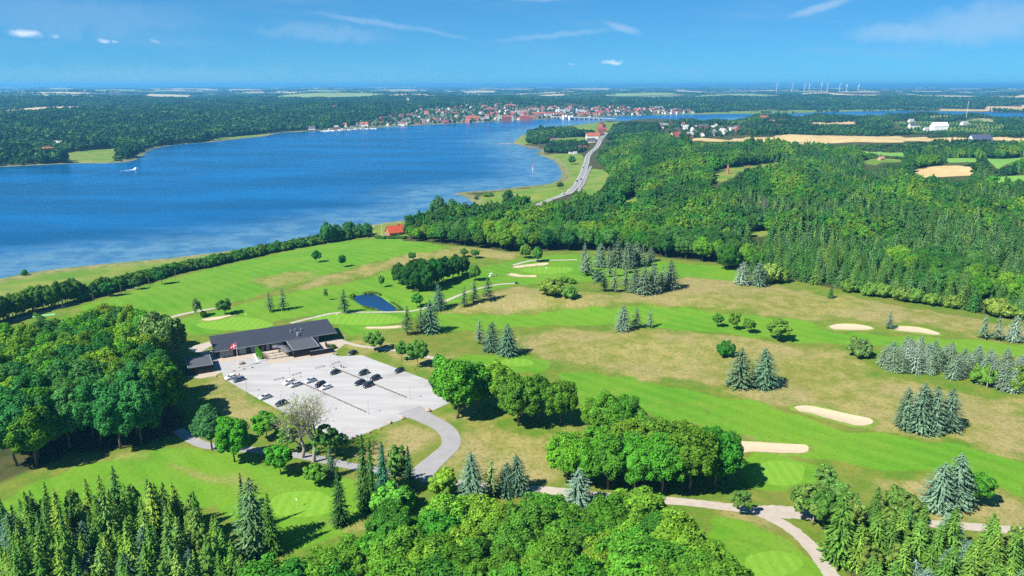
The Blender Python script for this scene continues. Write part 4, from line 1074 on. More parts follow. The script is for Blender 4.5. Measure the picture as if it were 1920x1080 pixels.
for q, z in zip(Q[k], Z[k]):
    u = random.random(); h = random.uniform(9.5, 16.5) * np.interp(q[0], [-130, -75], [1.1, .95])
    if u < .84: tree_at('spruce', (*q, z), h, ('tall' if h > 13 else 'short') + ' green spruce in the conifer wood below the lawn, ' + ('front rank' if q[1] > 150 else 'nearer the viewer'), 'spruces of the young conifer wood', None, random.uniform(.68, .98))
    elif u < .90: tree_at('blue', (*q, z), h * .85, 'bluish spruce among the green ones in the conifer wood below the lawn', 'bluish spruces of the young conifer wood', (.10, .17, .14), .75)
    else: tree_at('birch', (*q, z), h * .9, 'pale green birch among the spruces below the lawn', 'birches of the young conifer wood', None, .8)
P = WOODS_W[2]; Q = scatter(P, 7.0, .28, 6); Z = height(Q[:, 0], Q[:, 1]); k = in_view(Q, Z, 20, 11)
for q, z in zip(Q[k], Z[k]):
    right = np.interp(q[0], [-20, 50], [0, 1]); c = random.choice([(.05, .12, .013), (.06, .13, .014), (.042, .105, .014)] + [(.07, .14, .015), (.088, .155, .016)] * (2 if right > .5 else 1))
    tree_at('beech', (*q, z), random.uniform(10.5, 14.0), ('yellow-green' if c[0] > .065 else 'deep green') + ' bushy beech in the wood below the gravel road, ' + ('near the bottom green' if q[0] > 25 else 'near the drive' if q[0] < -15 else 'in its middle'), 'beeches of the wood below the gravel road', c, random.uniform(1.1, 1.3))
P = WOODS_W[3]; Q = scatter(P, 5.0, .32, 8); Z = height(Q[:, 0], Q[:, 1]); k = in_view(Q, Z, 20, 10)
for q, z in zip(Q[k], Z[k]):
    u = random.random(); h = random.uniform(8.5, 13)
    if u < .74: tree_at('spruce', (*q, z), h, 'broad green fir in the conifer wood beside the gravel fork', 'firs of the conifer wood at the fork', random.choice([(.075, .145, .024), (.10, .17, .028), (.06, .125, .024)]), random.uniform(1.05, 1.3))
    elif u < .9: tree_at('blue', (*q, z), h * .7, 'silver-blue spruce scattered in the conifer wood beside the gravel fork', 'blue spruces of the wood at the fork', (.18, .25, .24), .9)
    else: tree_at('airy', (*q, z), h * .8, 'olive broadleaf among the firs beside the gravel fork', 'broadleaf trees of the wood at the fork', (.10, .14, .03), 1.1)
for row in [('spruce', 1570, 1052, 918, 'big dark green fir at the tip of the conifer wood by the gravel fork', (.05, .11, .018), 1.1), ('spruce', 1640, 988, 913, 'dark fir on the meadow side of the conifer wood at the fork', (.045, .10, .018), 1.2),
            ('airy', 1524, 984, 912, 'olive broadleaf tree right at the gravel fork', (.085, .125, .03), 1.3), ('blue', 1604, 975, 936, 'small silver spruce between dark firs near the gravel fork', (.2, .27, .26), .8),
            ('airy', 1700, 985, 928, 'olive round tree behind the firs near the meadow', (.09, .125, .03), 1.3),
            ('small', 1512, 972, 908, 'dark rounded tree at the outer corner of the gravel fork', (.055, .105, .024), 1.0), ('small', 1541, 992, 918, 'dense green tree between the fork and the big fir', (.05, .105, .02), 1.0), ('small', 1566, 962, 905, 'olive tree behind the trees of the gravel fork', (.08, .12, .028), 1.1), ('small', 1680, 972, 918, 'round olive-green tree on the meadow edge of the fork wood', (.08, .125, .026), 1.2)]:
    plant(row[0], *row[1:4], row[4], None, row[5], row[6])

# --- shore hedge: single bushes and small trees
HEDGE = gpoly([(-60, 628), (0, 604), (60, 587), (110, 574), (150, 563), (200, 549), (260, 531), (330, 513), (400, 498), (470, 482), (540, 467), (600, 457), (650, 449), (690, 442)], 6, False)
seg = np.concatenate([[0], np.cumsum(np.linalg.norm(np.diff(HEDGE, axis=0), axis=1))])
for rowi in range(3):
    s = 1.6 * rowi
    while s < seg[-1]:
        q = np.array([np.interp(s, seg, HEDGE[:, 0]), np.interp(s, seg, HEDGE[:, 1])]) + RNG.normal(0, .8, 2) + np.array([0, 3.4]) * rowi
        px = np.interp(s, seg, np.linspace(-60, 690, len(seg)))
        h = RNG.uniform(7.5, 12.5) if px < 165 else RNG.uniform(5.5, 8.5) if px < 230 else RNG.uniform(4.4, 6.4) * (1.55 if px > 575 and RNG.random() < .6 else 1)
        tree_at('shrub' if h < 6.5 else 'oak', (*q, height(*q)[0]), h, ('tall ' if h > 6.5 else 'low ') + 'dark bush of the shore hedge ' + ('at the start of the range path' if px < 120 else 'behind the range net posts' if px < 340 else 'behind the open driving range' if px < 560 else 'where it nears the red house'), 'bushes of the shore hedge', random.choice([(.04, .095, .015), (.03, .075, .015), (.055, .11, .018), (.065, .12, .02)]), 1.1 if h < 6.5 else .8, name='hedge_bush', )
        s += RNG.uniform(3.6, 5.4)
for (x, y, t) in [(615, 455, 418), (632, 452, 422), (655, 447, 415), (672, 446, 420), (690, 445, 420)]:
    plant('oak', x, y, t, 'dark tree in the cluster where the shore hedge nears the red house', 'trees at the end of the shore hedge', random.choice([C_DARK, (.035, .095, .03)]), .85)

# ------------------------------------------------------------------ forests: nearest trees one by one, the mass behind as stuff
C_FB = [(.030, .078, .018), (.042, .10, .015), (.055, .115, .028), (.065, .135, .014), (.085, .152, .015), (.105, .17, .018)]
CLEAR = [p for p in OPEN_W]
FOR = WOODS_W[4]
Q, low = scatter(FOR, 7.0, .33, 12, CLEAR, 11.0)
rd = np.minimum(seg_dist(ROAD_L, Q[:, 0], Q[:, 1]), np.minimum(seg_dist(ROAD_L, Q[:, 0] * 1.06, Q[:, 1] * 1.06), seg_dist(ROAD_L, Q[:, 0] * 1.12, Q[:, 1] * 1.12))); k = rd > 13; Q, low = Q[k], low[k]
Z = height(Q[:, 0], Q[:, 1]); k = in_view(Q, Z, 450, 8); Q, Z, low = Q[k], Z[k], low[k]; seen = in_view(Q, Z, 10, 8)
D = np.hypot(Q[:, 0], Q[:, 1])
wl = waves(Q[:, 0], Q[:, 1], 130, 21)
pxs = 960 + FOC * Q[:, 0] / (Q[:, 1] * math.cos(PITCH) + (CAM_H - Z) * math.sin(PITCH))
conif = (wl + np.interp(pxs, [760, 1250, 1480, 1700, 1920], [-2.2, -.7, .55, .8, .5]) + np.interp(D, [430, 560, 700, 1000], [.5, .1, -.9, -.5]) * (pxs > 1300)) > RNG.normal(.1, .45, len(Q))
order = np.argsort(D)
fid = 0; n_b = n_c = 0; rest = np.ones(len(Q), bool)
for i in order:
    z = Z[i]
    if low[i] or not seen[i]: continue
    if conif[i]:
        if n_c >= 180: continue
        n_c += 1; rest[i] = False
        tree_at('spruce', (*Q[i], z), RNG.uniform(9, 13.5), ('green spruce of the great forest ' + ('behind the grey-blue grove' if pxs[i] < 1400 else 'beside the olive bush row' if pxs[i] < 1700 else 'above the forest corner'))  + (' in its front rank' if n_c < 60 else ' behind its front rank'), 'spruces in the front of the great forest', random.choice([(.04, .105, .024), (.055, .125, .026), (.065, .13, .045), (.085, .15, .03)]), RNG.uniform(1.0, 1.25))
    else:
        if n_b >= 250: continue
        n_b += 1; rest[i] = False
        hh = RNG.uniform(9, 14) * np.interp(pxs[i], [760, 900], [.65, 1.0])
        tree_at('beech', (*Q[i], z), hh, ('broadleaf tree of the great forest ' + ('near the red house' if pxs[i] < 950 else 'behind the distant green' if pxs[i] < 1130 else 'behind the grey-blue grove' if pxs[i] < 1320 else 'beside the blue spruce pair' if pxs[i] < 1500 else 'among the spruces at the forest foot')), 'broadleaf trees in the front of the great forest', C_FB[int(np.clip(2.5 + 2.1 * waves(Q[i:i + 1, 0], Q[i:i + 1, 1], 60, 33)[0] + RNG.normal(0, .8), 0, 5))], RNG.uniform(.9, 1.15), name='broadleaf_tree')

PROTO_COL = {}
def proto_collection(key, items):
    """source trees that only the mass forests refer to"""
    c = bpy.data.collections.new(key)
    for j, (crown, cm, trunk) in enumerate(items):
        V, F = crown; parts = [(V, F)]; n0 = len(F)
        if trunk is not None: parts.append((trunk.v, trunk.f))
        V, F = merge(parts); mi = [0] * n0 + [1] * (len(F) - n0)
        o = bpy.data.objects.new(f'{key}_{j:02d}', mesh_np(key, V, F, (cm, M['bark']), mi)); c.objects.link(o)
    PROTO_COL[key] = c
    return c
def mass(name, key, Q3, h, wide, idx, label, cat):
    n = len(Q3)
    me = bpy.data.meshes.new(name); me.vertices.add(n); me.vertices.foreach_set('co', np.asarray(Q3, np.float32).ravel())
    for nm, typ, arr in (('hgt', 'FLOAT', h), ('wid', 'FLOAT', wide), ('rot', 'FLOAT', RNG.uniform(0, 6.28, n))):
        a = me.attributes.new(nm, typ, 'POINT'); a.data.foreach_set('value', np.asarray(arr, np.float32))
    a = me.attributes.new('idx', 'INT', 'POINT'); a.data.foreach_set('value', np.asarray(idx, np.int32))
    o = link(name, me)
    ng = bpy.data.node_groups.new(name, 'GeometryNodeTree')
    ng.interface.new_socket('Geometry', in_out='INPUT', socket_type='NodeSocketGeometry'); ng.interface.new_socket('Geometry', in_out='OUTPUT', socket_type='NodeSocketGeometry')
    gi, go = ng.nodes.new('NodeGroupInput'), ng.nodes.new('NodeGroupOutput')
    ci = ng.nodes.new('GeometryNodeCollectionInfo'); ci.inputs['Collection'].default_value = PROTO_COL[key]; ci.inputs['Separate Children'].default_value = True; ci.inputs['Reset Children'].default_value = True
    ip = ng.nodes.new('GeometryNodeInstanceOnPoints'); ip.inputs['Pick Instance'].default_value = True
    def att(nm, typ):
        a = ng.nodes.new('GeometryNodeInputNamedAttribute'); a.data_type = typ; a.inputs['Name'].default_value = nm; return a.outputs['Attribute']
    cr, cs = ng.nodes.new('ShaderNodeCombineXYZ'), ng.nodes.new('ShaderNodeCombineXYZ')
    L = ng.links.new
    L(gi.outputs[0], ip.inputs['Points']); L(ci.outputs[0], ip.inputs['Instance']); L(att('idx', 'INT'), ip.inputs['Instance Index'])
    L(att('rot', 'FLOAT'), cr.inputs[2]); e2r = ng.nodes.new('FunctionNodeEulerToRotation'); L(cr.outputs[0], e2r.inputs[0]); L(e2r.outputs[0], ip.inputs['Rotation'])
    w = att('wid', 'FLOAT'); L(w, cs.inputs[0]); L(w, cs.inputs[1]); L(att('hgt', 'FLOAT'), cs.inputs[2]); L(cs.outputs[0], ip.inputs['Scale'])
    L(ip.outputs[0], go.inputs[0])
    md = o.modifiers.new('trees', 'NODES'); md.node_group = ng
    return tag(o, label, cat, None, 'stuff')

# unit-height sources: scale = height in metres
def u(crown, H): V, F = crown; return V / H, F
def ut(H, r): return MB().tube([(0, 0, -.05), (0, 0, .6)], [r / H, r / H * .5], 5, False)
MIDB = [leaf_mat(f'forest_leaves_{i}', c, .38, .05) for i, c in enumerate([(.068, .135, .016), (.042, .10, .018), (.095, .155, .018), (.032, .08, .022)])]
MIDC = [leaf_mat(f'forest_needles_{i}', c, .34, .03, .12) for i, c in enumerate([(.038, .095, .024), (.058, .115, .04), (.075, .13, .034)])]
mid = [(u(broad_crown(200 + i, 12, 4.6, 1.0, 34, 40, .50, lump=.25), 12), MIDB[(3, 1, 1, 0, 0, 2)[i]], ut(12, .25)) for i in range(6)] + [(u(conifer_crown(220 + i, 12, 3.5, .4, 13, 12, 4, .66, .7, .08, .1, .5, .3), 12), MIDC[i % 3], ut(12, .2)) for i in range(4)]
proto_collection('forest_tree', mid)
R = np.where(rest)[0]; lowf = np.where(low[R], .33, 1.0)
mass('forest', 'forest_tree', np.column_stack([Q[R], Z[R] - .2]), RNG.uniform(8, 15, len(R)) * (1 + .25 * np.clip(waves(Q[R, 0], Q[R, 1], 70, 91), -1.2, 1.2)) * lowf, RNG.uniform(8, 15.5, len(R)) * (.45 + .55 * lowf), np.where(conif[R], RNG.integers(6, 10, len(R)), np.clip(2.5 + 2.3 * waves(Q[R, 0], Q[R, 1], 75, 35) + RNG.normal(0, .9, len(R)), 0, 5).astype(int)), 'great mixed forest stretching behind the golf course to the fields', 'forest')
# ------------------------------------------------------------------ clubhouse and car park
Z0 = 10.0
CA = px_world([(409, 672.6)], Z0)[0]; CB = px_world([(628, 637)], Z0)[0]
CU_ = (CB - CA) / np.linalg.norm(CB - CA); C_ANG = math.atan2(CU_[1], CU_[0])
CL = float(np.linalg.norm(CB - CA))
def club(u_, v_, z=0.0): return (CA[0] + CU_[0] * u_ - CU_[1] * v_, CA[1] + CU_[1] * u_ + CU_[0] * v_, Z0 + z)

ch = empty('clubhouse', (CA[0], CA[1], Z0), C_ANG)
tag(ch, 'long low black clubhouse with single-pitch dark roof above the car park', 'building')
D_, ZE, ZB = 13.6, 3.05, 4.75
def roof_z(v): return ZE + 0.28 + (ZB - ZE) * (v + .9) / (D_ + 1.6)
UE = CL - 6.2           # enclosed part ends here, the roof runs on over a covered terrace
wall = MB(); wall.hexa([(.3, .25, 0), (UE, .25, 0), (UE, D_, 0), (.3, D_, 0)], [(.3, .25, roof_z(.25) - .3), (UE, .25, roof_z(.25) - .3), (UE, D_, roof_z(D_) - .3), (.3, D_, roof_z(D_) - .3)])
wl_ = wall.build('wall', M['black_wood'], ch)
bd = MB().box(0, .05, -.02, .0, 0.05, 2.95).mesh('board', M['black_wood'])
WINS = [(.9, 5.6, 4), (7.9, 10.4, 2), (12.6, 15.2, 2), (18.3, 19.4, 1), (20.4, 24.8, 4), (37.2, 39.0, 2)]
for k in range(int(UE / .42)):
    x = .4 + k * .42
    if not any(a - .12 < x < b + .1 for a, b, _ in WINS):
        o = link('board', bd, wl_); o.location = (x, .245, 0)
for (a, b, n) in WINS:
    f = MB()
    zt = 2.65
    for (x0, x1, z0, z1) in [(a, b, .12, .22), (a, b, zt - .1, zt)] + [(a + (b - a) * i / n - .05, a + (b - a) * i / n + .05, .22, zt - .1) for i in range(n + 1)]:
        f.box(x0, x1, .16, .25, z0, z1)
    wo = f.build('window', M['edge_metal'], ch)
    for i in range(n):
        x0, x1 = a + (b - a) * i / n + .05, a + (b - a) * (i + 1) / n - .05
        MB().box(x0, x1, .205, .235, .22, zt - .1).build('pane', M['window_glass'], wo)
for (a, b) in [(2, 5), (8, 11)]:        # gable windows
    wo = MB().box(.2, .3, a, b, .9, 2.4).build('window', M['edge_metal'], ch)
    MB().box(.17, .2, a + .1, b - .1, 1.0, 2.3).build('pane', M['window_glass'], wo)
dr = MB().box(16.2, 17.4, .14, .24, .02, 2.3).build('door', M['glass'], ch)
MB().cyl((17.2, .1), .02, .9, 1.3, 6).build('handle', M['galv'], dr)
rf = MB()
U0, U1, V0, V1 = -1.1, CL + .9, -.9, D_ + .7
rf.hexa([(U0, V0, roof_z(V0) - .28), (U1, V0, roof_z(V0) - .28), (U1, V1, roof_z(V1) - .28), (U0, V1, roof_z(V1) - .28)], [(U0, V0, roof_z(V0)), (U1, V0, roof_z(V0)), (U1, V1, roof_z(V1)), (U0, V1, roof_z(V1))])
rfo = rf.build('roof', M['roof_felt'], ch)
sm = MB().hexa([(-.03, V0, roof_z(V0)), (.03, V0, roof_z(V0)), (.03, V1, roof_z(V1)), (-.03, V1, roof_z(V1))], [(-.03, V0, roof_z(V0) + .06), (.03, V0, roof_z(V0) + .06), (.03, V1, roof_z(V1) + .06), (-.03, V1, roof_z(V1) + .06)]).mesh('roof_seam', M['roof_felt'])
for k in range(int((U1 - U0) / 1.0)):
    o = link('roof_seam', sm, rfo); o.location = (U0 + .5 + k, 0, 0)
MB().hexa([(U0, V0 - .05, roof_z(V0) - .26), (U1, V0 - .05, roof_z(V0) - .26), (U1, V0 - .003, roof_z(V0) - .26), (U0, V0 - .003, roof_z(V0) - .26)], [(U0, V0 - .05, roof_z(V0) + .02), (U1, V0 - .05, roof_z(V0) + .02), (U1, V0 - .003, roof_z(V0) + .02), (U0, V0 - .003, roof_z(V0) + .02)]).build('gutter', M['edge_metal'], ch)
for x in (UE + 2.0, UE + 4.2, CL + .3):
    for y in (0.2, D_ - .2): MB().box(x - .1, x + .1, y - .1, y + .1, 0, roof_z(y) - .28).build('post', M['black_wood'], ch)
for (x, y, h, r) in [(29.2, 5.8, .9, .22), (31.2, 6.6, 1.1, .16), (33.6, 6.4, .8, .22), (31.8, 3.4, .9, .12), (32.6, 3.6, 1.2, .1), (31.0, 1.6, 1.3, .3)]:
    v = MB().cyl((x, y), r, roof_z(y) - .1, roof_z(y) + h, 8).cyl((x, y), r * 1.7, roof_z(y) + h, roof_z(y) + h + .12, 8)
    v.build('roof_vent', M['edge_metal'] if r > .25 else M['galv'], rfo)

ax = empty('kitchen_annex', club(26.0, -13.0), C_ANG)
tag(ax, 'black flat-roofed annex in front of the clubhouse beside the parasols', 'building')
MB().box(0, 10.0, 0, 12.6, 0, 2.85).build('wall', M['black_wood'], ax)
aro = MB().box(-.15, 10.15, -.15, 12.75, 2.853, 3.0).build('roof', M['grey_felt'], ax)
for b_ in [(-.15, 10.15, -.15, .0), (-.15, 10.15, 12.6, 12.75), (-.15, 0, .0, 12.6), (10.0, 10.15, .0, 12.6)]: MB().box(*b_, 3.0, 3.12).build('roof_edge', M['edge_metal'], aro)
for k in range(24): o = link('board', bd, ax); o.location = (.2 + k * .41, -.003, -.08)
MB().box(5.0, 6.0, -.06, -.025, .02, 2.1).build('door', M['rubber'], ax)
fn = empty('yard_screen', club(32.0, -13.3), C_ANG)
tag(fn, 'black board screen wall at the corner of the annex', 'fence')
MB().box(0, 8.2, -1.2, -1.08, 0, 2.0).build('panel', M['black_wood'], fn); MB().box(8.2, 8.32, -1.2, 8.0, 0, 2.0).build('panel', M['black_wood'], fn); MB().box(-.05, 8.35, -1.25, -1.03, 2.0, 2.06).build('capping', M['edge_metal'], fn)

SA = np.array([-117.6, 248.2])
sh = empty('bag_shed', (SA[0], SA[1], Z0), math.radians(27.5))
tag(sh, 'black flat-roofed shed standing apart at the edge of the beech wood', 'shed')
MB().box(0, 8.2, 0, 11.0, 0, 2.8).build('wall', M['black_wood'], sh)
so = MB().box(-.2, 8.4, -.2, 11.2, 2.803, 3.0).build('roof', M['grey_felt'], sh)
for b_ in [(-.2, 8.4, -.2, -.08), (-.2, 8.4, 11.08, 11.2), (-.2, -.08, -.08, 11.08), (8.28, 8.4, -.08, 11.08)]: MB().box(*b_, 3.0, 3.08).build('roof_edge', M['edge_metal'], so)
for k in range(19): o = link('board', bd, sh); o.location = (.2 + k * .41, -.003, -.1)
MB().box(3.2, 5.2, -.06, -.025, .02, 2.1).build('door', M['rubber'], sh)

# flagpole with the red and white cross flag
fp = empty('flagpole', (*px_world([(447.5, 690)], Z0)[0], Z0)); tag(fp, 'white flagpole flying a red flag with white cross before the clubhouse', 'flagpole')
MB().tube([(0, 0, 0), (0, 0, 5), (0, 0, 10.2)], [.09, .075, .045], 8).build('pole', M['white'], fp)
MB().cyl((0, 0), .09, 10.2, 10.34, 8).build('finial', M['white'], fp); MB().cyl((0, 0), .3, 0, .35, 10).build('base', M['concrete'], fp)
fw_, fh_ = 2.6, 1.9
nx, nz = 19, 13
V, F, MI = [], [], []
for j in range(nz):
    for i in range(nx):
        s_, t_ = i / (nx - 1), j / (nz - 1)
        dy = .28 * math.sin(s_ * 7 + t_ * 1.6) * s_ + .1 * math.sin(s_ * 13)
        V.append((-.06 - fw_ * s_ * .93, -dy - .5 * s_, 10.05 - fh_ * t_ - 1.25 * s_ ** 1.3))
for j in range(nz - 1):
    for i in range(nx - 1):
        F.append((j * nx + i, (j + 1) * nx + i, (j + 1) * nx + i + 1, j * nx + i + 1))
        MI.append(1 if (5 <= j <= 6) or (6 <= i <= 7) else 0)
fl = link('flag', mesh_np('flag', V, F, (M['red'], M['white_cloth']), MI, True), fp)

# terrace furniture
G_P = 'parasols on the clubhouse terrace'
PAR = [(23.6, -4.0), (23.9, -7.0), (24.2, -10.0), (21.6, -2.6)]
for i, (a, b) in enumerate(PAR):
    r = empty('parasol', club(a, b), C_ANG + .3 * i)
    tag(r, ['grey square parasol nearest the clubhouse wall on the terrace', 'middle grey parasol of the terrace row', 'grey parasol at the car park end of the terrace row', 'small grey parasol close to the clubhouse windows'][i], 'parasol', G_P)
    MB().cyl((0, 0), .03, 0, 2.65, 6).build('pole', M['galv'], r); MB().box(-.4, .4, -.4, .4, 0, .1).build('base', M['concrete'], r)
    n = 8; R_ = 1.75
    vs = [(R_ * math.cos(t), R_ * math.sin(t), 2.15) for t in np.linspace(0, 2 * math.pi, n, endpoint=False)]; top = [(0, 0, 2.75)]
    v2 = [(x * .98, y * .98, z - .12) for x, y, z in vs]
    c_ = link('canopy', mesh_np('canopy', vs + top + v2, [(k, (k + 1) % n, n) for k in range(n)] + [(k, n + 1 + k, n + 1 + (k + 1) % n, (k + 1) % n) for k in range(n)], (M['grey_cloth'],)), r)
def picnic(a, b, lab, rz=0):
    r = empty('picnic_table', club(a, b), C_ANG + rz); tag(r, lab, 'table', 'picnic tables on the terrace')
    for k in range(4): o = MB().box(-1.0, 1.0, -.40 + k * .2, -.22 + k * .2, .70, .74).build('plank', M['pale_timber'], r)
    for s in (-1, 1): MB().box(-1.0, 1.0, s * .75 - .14, s * .75 + .14, .42, .46).build('bench', M['pale_timber'], r)
    for x in (-.75, .75):
        MB().hexa([(x - .04, -.85, 0), (x + .04, -.85, 0), (x + .04, -.75, 0), (x - .04, -.75, 0)], [(x - .04, -.35, .7), (x + .04, -.35, .7), (x + .04, -.25, .7), (x - .04, -.25, .7)]).hexa([(x - .04, .75, 0), (x + .04, .75, 0), (x + .04, .85, 0), (x - .04, .85, 0)], [(x - .04, .25, .7), (x + .04, .25, .7), (x + .04, .35, .7), (x - .04, .35, .7)]).build('leg', M['timber'], r)
rn_ = ['row nearest the clubhouse', 'middle row', 'row nearest the car park']; cn_ = ['beside the conifer hedge', 'in the middle', 'under the parasol']
for j, b in enumerate((-4.2, -7.2, -10.0)):
    for i, a in enumerate((18.8, 21.2, 23.6)): picnic(a, b, f'pale picnic table {cn_[i]}, {rn_[j]} on the terrace')
for i, (a, b) in enumerate([(14.0, -3.0), (14.2, -4.6), (14.4, -6.2), (14.6, -7.8), (14.8, -9.4)]):
    p = club(a, b); tree_at('column', p, 3.6 + .2 * (i % 2), ['bright green conifer column nearest the clubhouse door', 'second conifer column of the hedge before the terrace', 'middle conifer column of the hedge before the terrace', 'fourth conifer column of the hedge before the terrace', 'conifer column of the terrace hedge nearest the car park'][i], 'conifer hedge before the terrace', (.055, .15, .018), 1.25)
w_ = empty('planter_wall', club(12.9, -11.2), C_ANG + .0); tag(w_, 'low white planter wall around the conifer hedge', 'wall')
MB().box(0, 3.0, 0, .3, 0, .6).build('side', M['white'], w_); MB().box(0, .3, .3, 8.6, 0, .6).build('side', M['white'], w_)
bn = empty('info_sign', club(15.9, -10.6), C_ANG); tag(bn, 'rust-red info board at the end of the conifer hedge', 'sign')
MB().box(-.05, .05, -.05, .05, 0, 1.9).build('post', M['timber'], bn); MB().box(-.45, .45, -.09, -.052, .8, 2.0).build('panel', M['brick'], bn)

# boulders
BV, BF = ICO2
def boulder(px, py, r, lab, sd):
    rs = np.random.default_rng(sd); d = unit(BV); k = 1 + .18 * np.sin(d[:, :1] * 3 + sd) + .14 * np.sin(d[:, 1:2] * 4 + 2 * sd) + .1 * np.sin(d[:, 2:] * 5 + sd)
    V = d * k * [r * rs.uniform(.9, 1.3), r * rs.uniform(.8, 1.1), r * .72] + [0, 0, r * .42]
    p = gpoint(px, py)
    o = link('boulder', mesh_np('boulder', V, BF, (M['stone'],))); o.location = p; o.rotation_euler[2] = rs.uniform(0, 6)
    tag(o, lab, 'boulder', 'boulders around the car park')
for i, (x, y, r, lab) in enumerate([(802.6, 771, .85, 'pale boulder at the mouth of the drive'), (755.4, 785, .75, 'dark boulder on the car park side of the drive mouth'), (731, 794, .7, 'boulder second from the drive along the car park edge'),
        (710, 804.5, .6, 'boulder third from the drive along the car park edge'), (691, 812, .5, 'boulder fourth from the drive along the car park edge'), (668.5, 818.5, .5, 'small boulder near the hidden corner of the car park'), (661, 822, .5, 'last small boulder at the hidden corner of the car park'),
        (438, 696, .5, 'small boulder below the flagpole at the forecourt edge'), (456, 692.5, .55, 'middle boulder of the forecourt edge'), (472, 690, .5, 'boulder of the forecourt edge toward the conifer hedge'), (452, 683, 1.15, 'large reddish boulder beside the flagpole'),
        (629.5, 665, .6, 'pale boulder between terrace and car park corner'), (405, 706, .45, 'small boulder at the shed end of the car park')]):
    boulder(x, y, r, lab, i + 1)

# lamp posts
def lamp_post(px, py, lab, h=4.2):
    p = gpoint(px, py); r = empty('lamp_post', p); tag(r, lab, 'lamp post', 'car park lamp posts')
    MB().cyl((0, 0), .06, 0, h, 8, .045).build('pole', M['galv'], r); MB().cyl((0, 0), .14, 0, .25, 8).build('base', M['galv'], r)
    hd = MB().cyl((0, 0), .14, h, h + .12, 8, .3).build('lamp_head', M['galv'], r); MB().cyl((0, 0), .32, h + .122, h + .2, 10).build('cap', M['edge_metal'], hd)
for x, y, lab in [(620, 688.5, 'lamp post at the clubhouse end of the upper rail row'), (688, 668, 'lamp post on the grass edge behind the lone black car'), (544, 710.5, 'lamp post at the clubhouse end of the lower rail row'), (463, 736, 'lamp post on the lawn edge beyond the two cars by the shed'),
                  (528.6, 762, 'lamp post behind the dark car nearest the lawn'), (769, 748.5, 'lamp post at the outer end of the upper rail row'), (691, 776.5, 'lamp post at the outer end of the lower rail row'), (760, 697, 'lamp post on the edge beside the solitary black car'), (689, 709, 'lamp post between the four black cars'), (646.5, 638, 'short lamp at the start of the terrace path')]:
    lamp_post(x, y, lab, 4.2 if 'short' not in lab else 2.0)

# low timber rails
def rail(a, b, lab):
    A_, B_ = px_world([a, b], Z0 + .04); L = float(np.linalg.norm(B_ - A_)); an = math.atan2(*(B_ - A_)[::-1])
    r = empty('parking_rail', (A_[0], A_[1], Z0 + .04), an); tag(r, lab, 'rail', 'low timber parking rails')
    MB().box(0, L, -.09, .09, .42, .56).build('rail', M['timber'], r)
    for x in ((.35, L - .35) if L > 2.2 else (L / 2,)): MB().box(x - .08, x + .08, -.085, .085, 0, .42).build('post', M['timber'], r)
for (a, b, nm, n) in [((624, 690), (763, 747), 'upper', 11), ((549, 712), (687, 774.5), 'lower', 11)]:
    for k in range(n):
        f0, f1 = k / n, (k + .86) / n
        rail((a[0] + (b[0] - a[0]) * f0, a[1] + (b[1] - a[1]) * f0), (a[0] + (b[0] - a[0]) * f1, a[1] + (b[1] - a[1]) * f1),
             f'low timber rail in the {nm} row, ' + ('the end by the lamp near the clubhouse' if k == 0 else 'the outer end by the last lamp' if k == n - 1 else f'{["", "second", "third", "fourth", "fifth", "sixth", "seventh", "eighth", "ninth", "tenth"][k]} from the clubhouse end'))
for a, b, lab in [((591, 692.5), (609, 687.5), 'short rail on the near side of the upper lamp'), ((622, 684.5), (637, 679.5), 'short rail on the far side of the upper lamp'), ((514, 714.5), (533, 709.5), 'short rail on the near side of the lower lamp'), ((547.5, 705), (565, 700), 'short rail on the far side of the lower lamp')]:
    rail(a, b, lab)

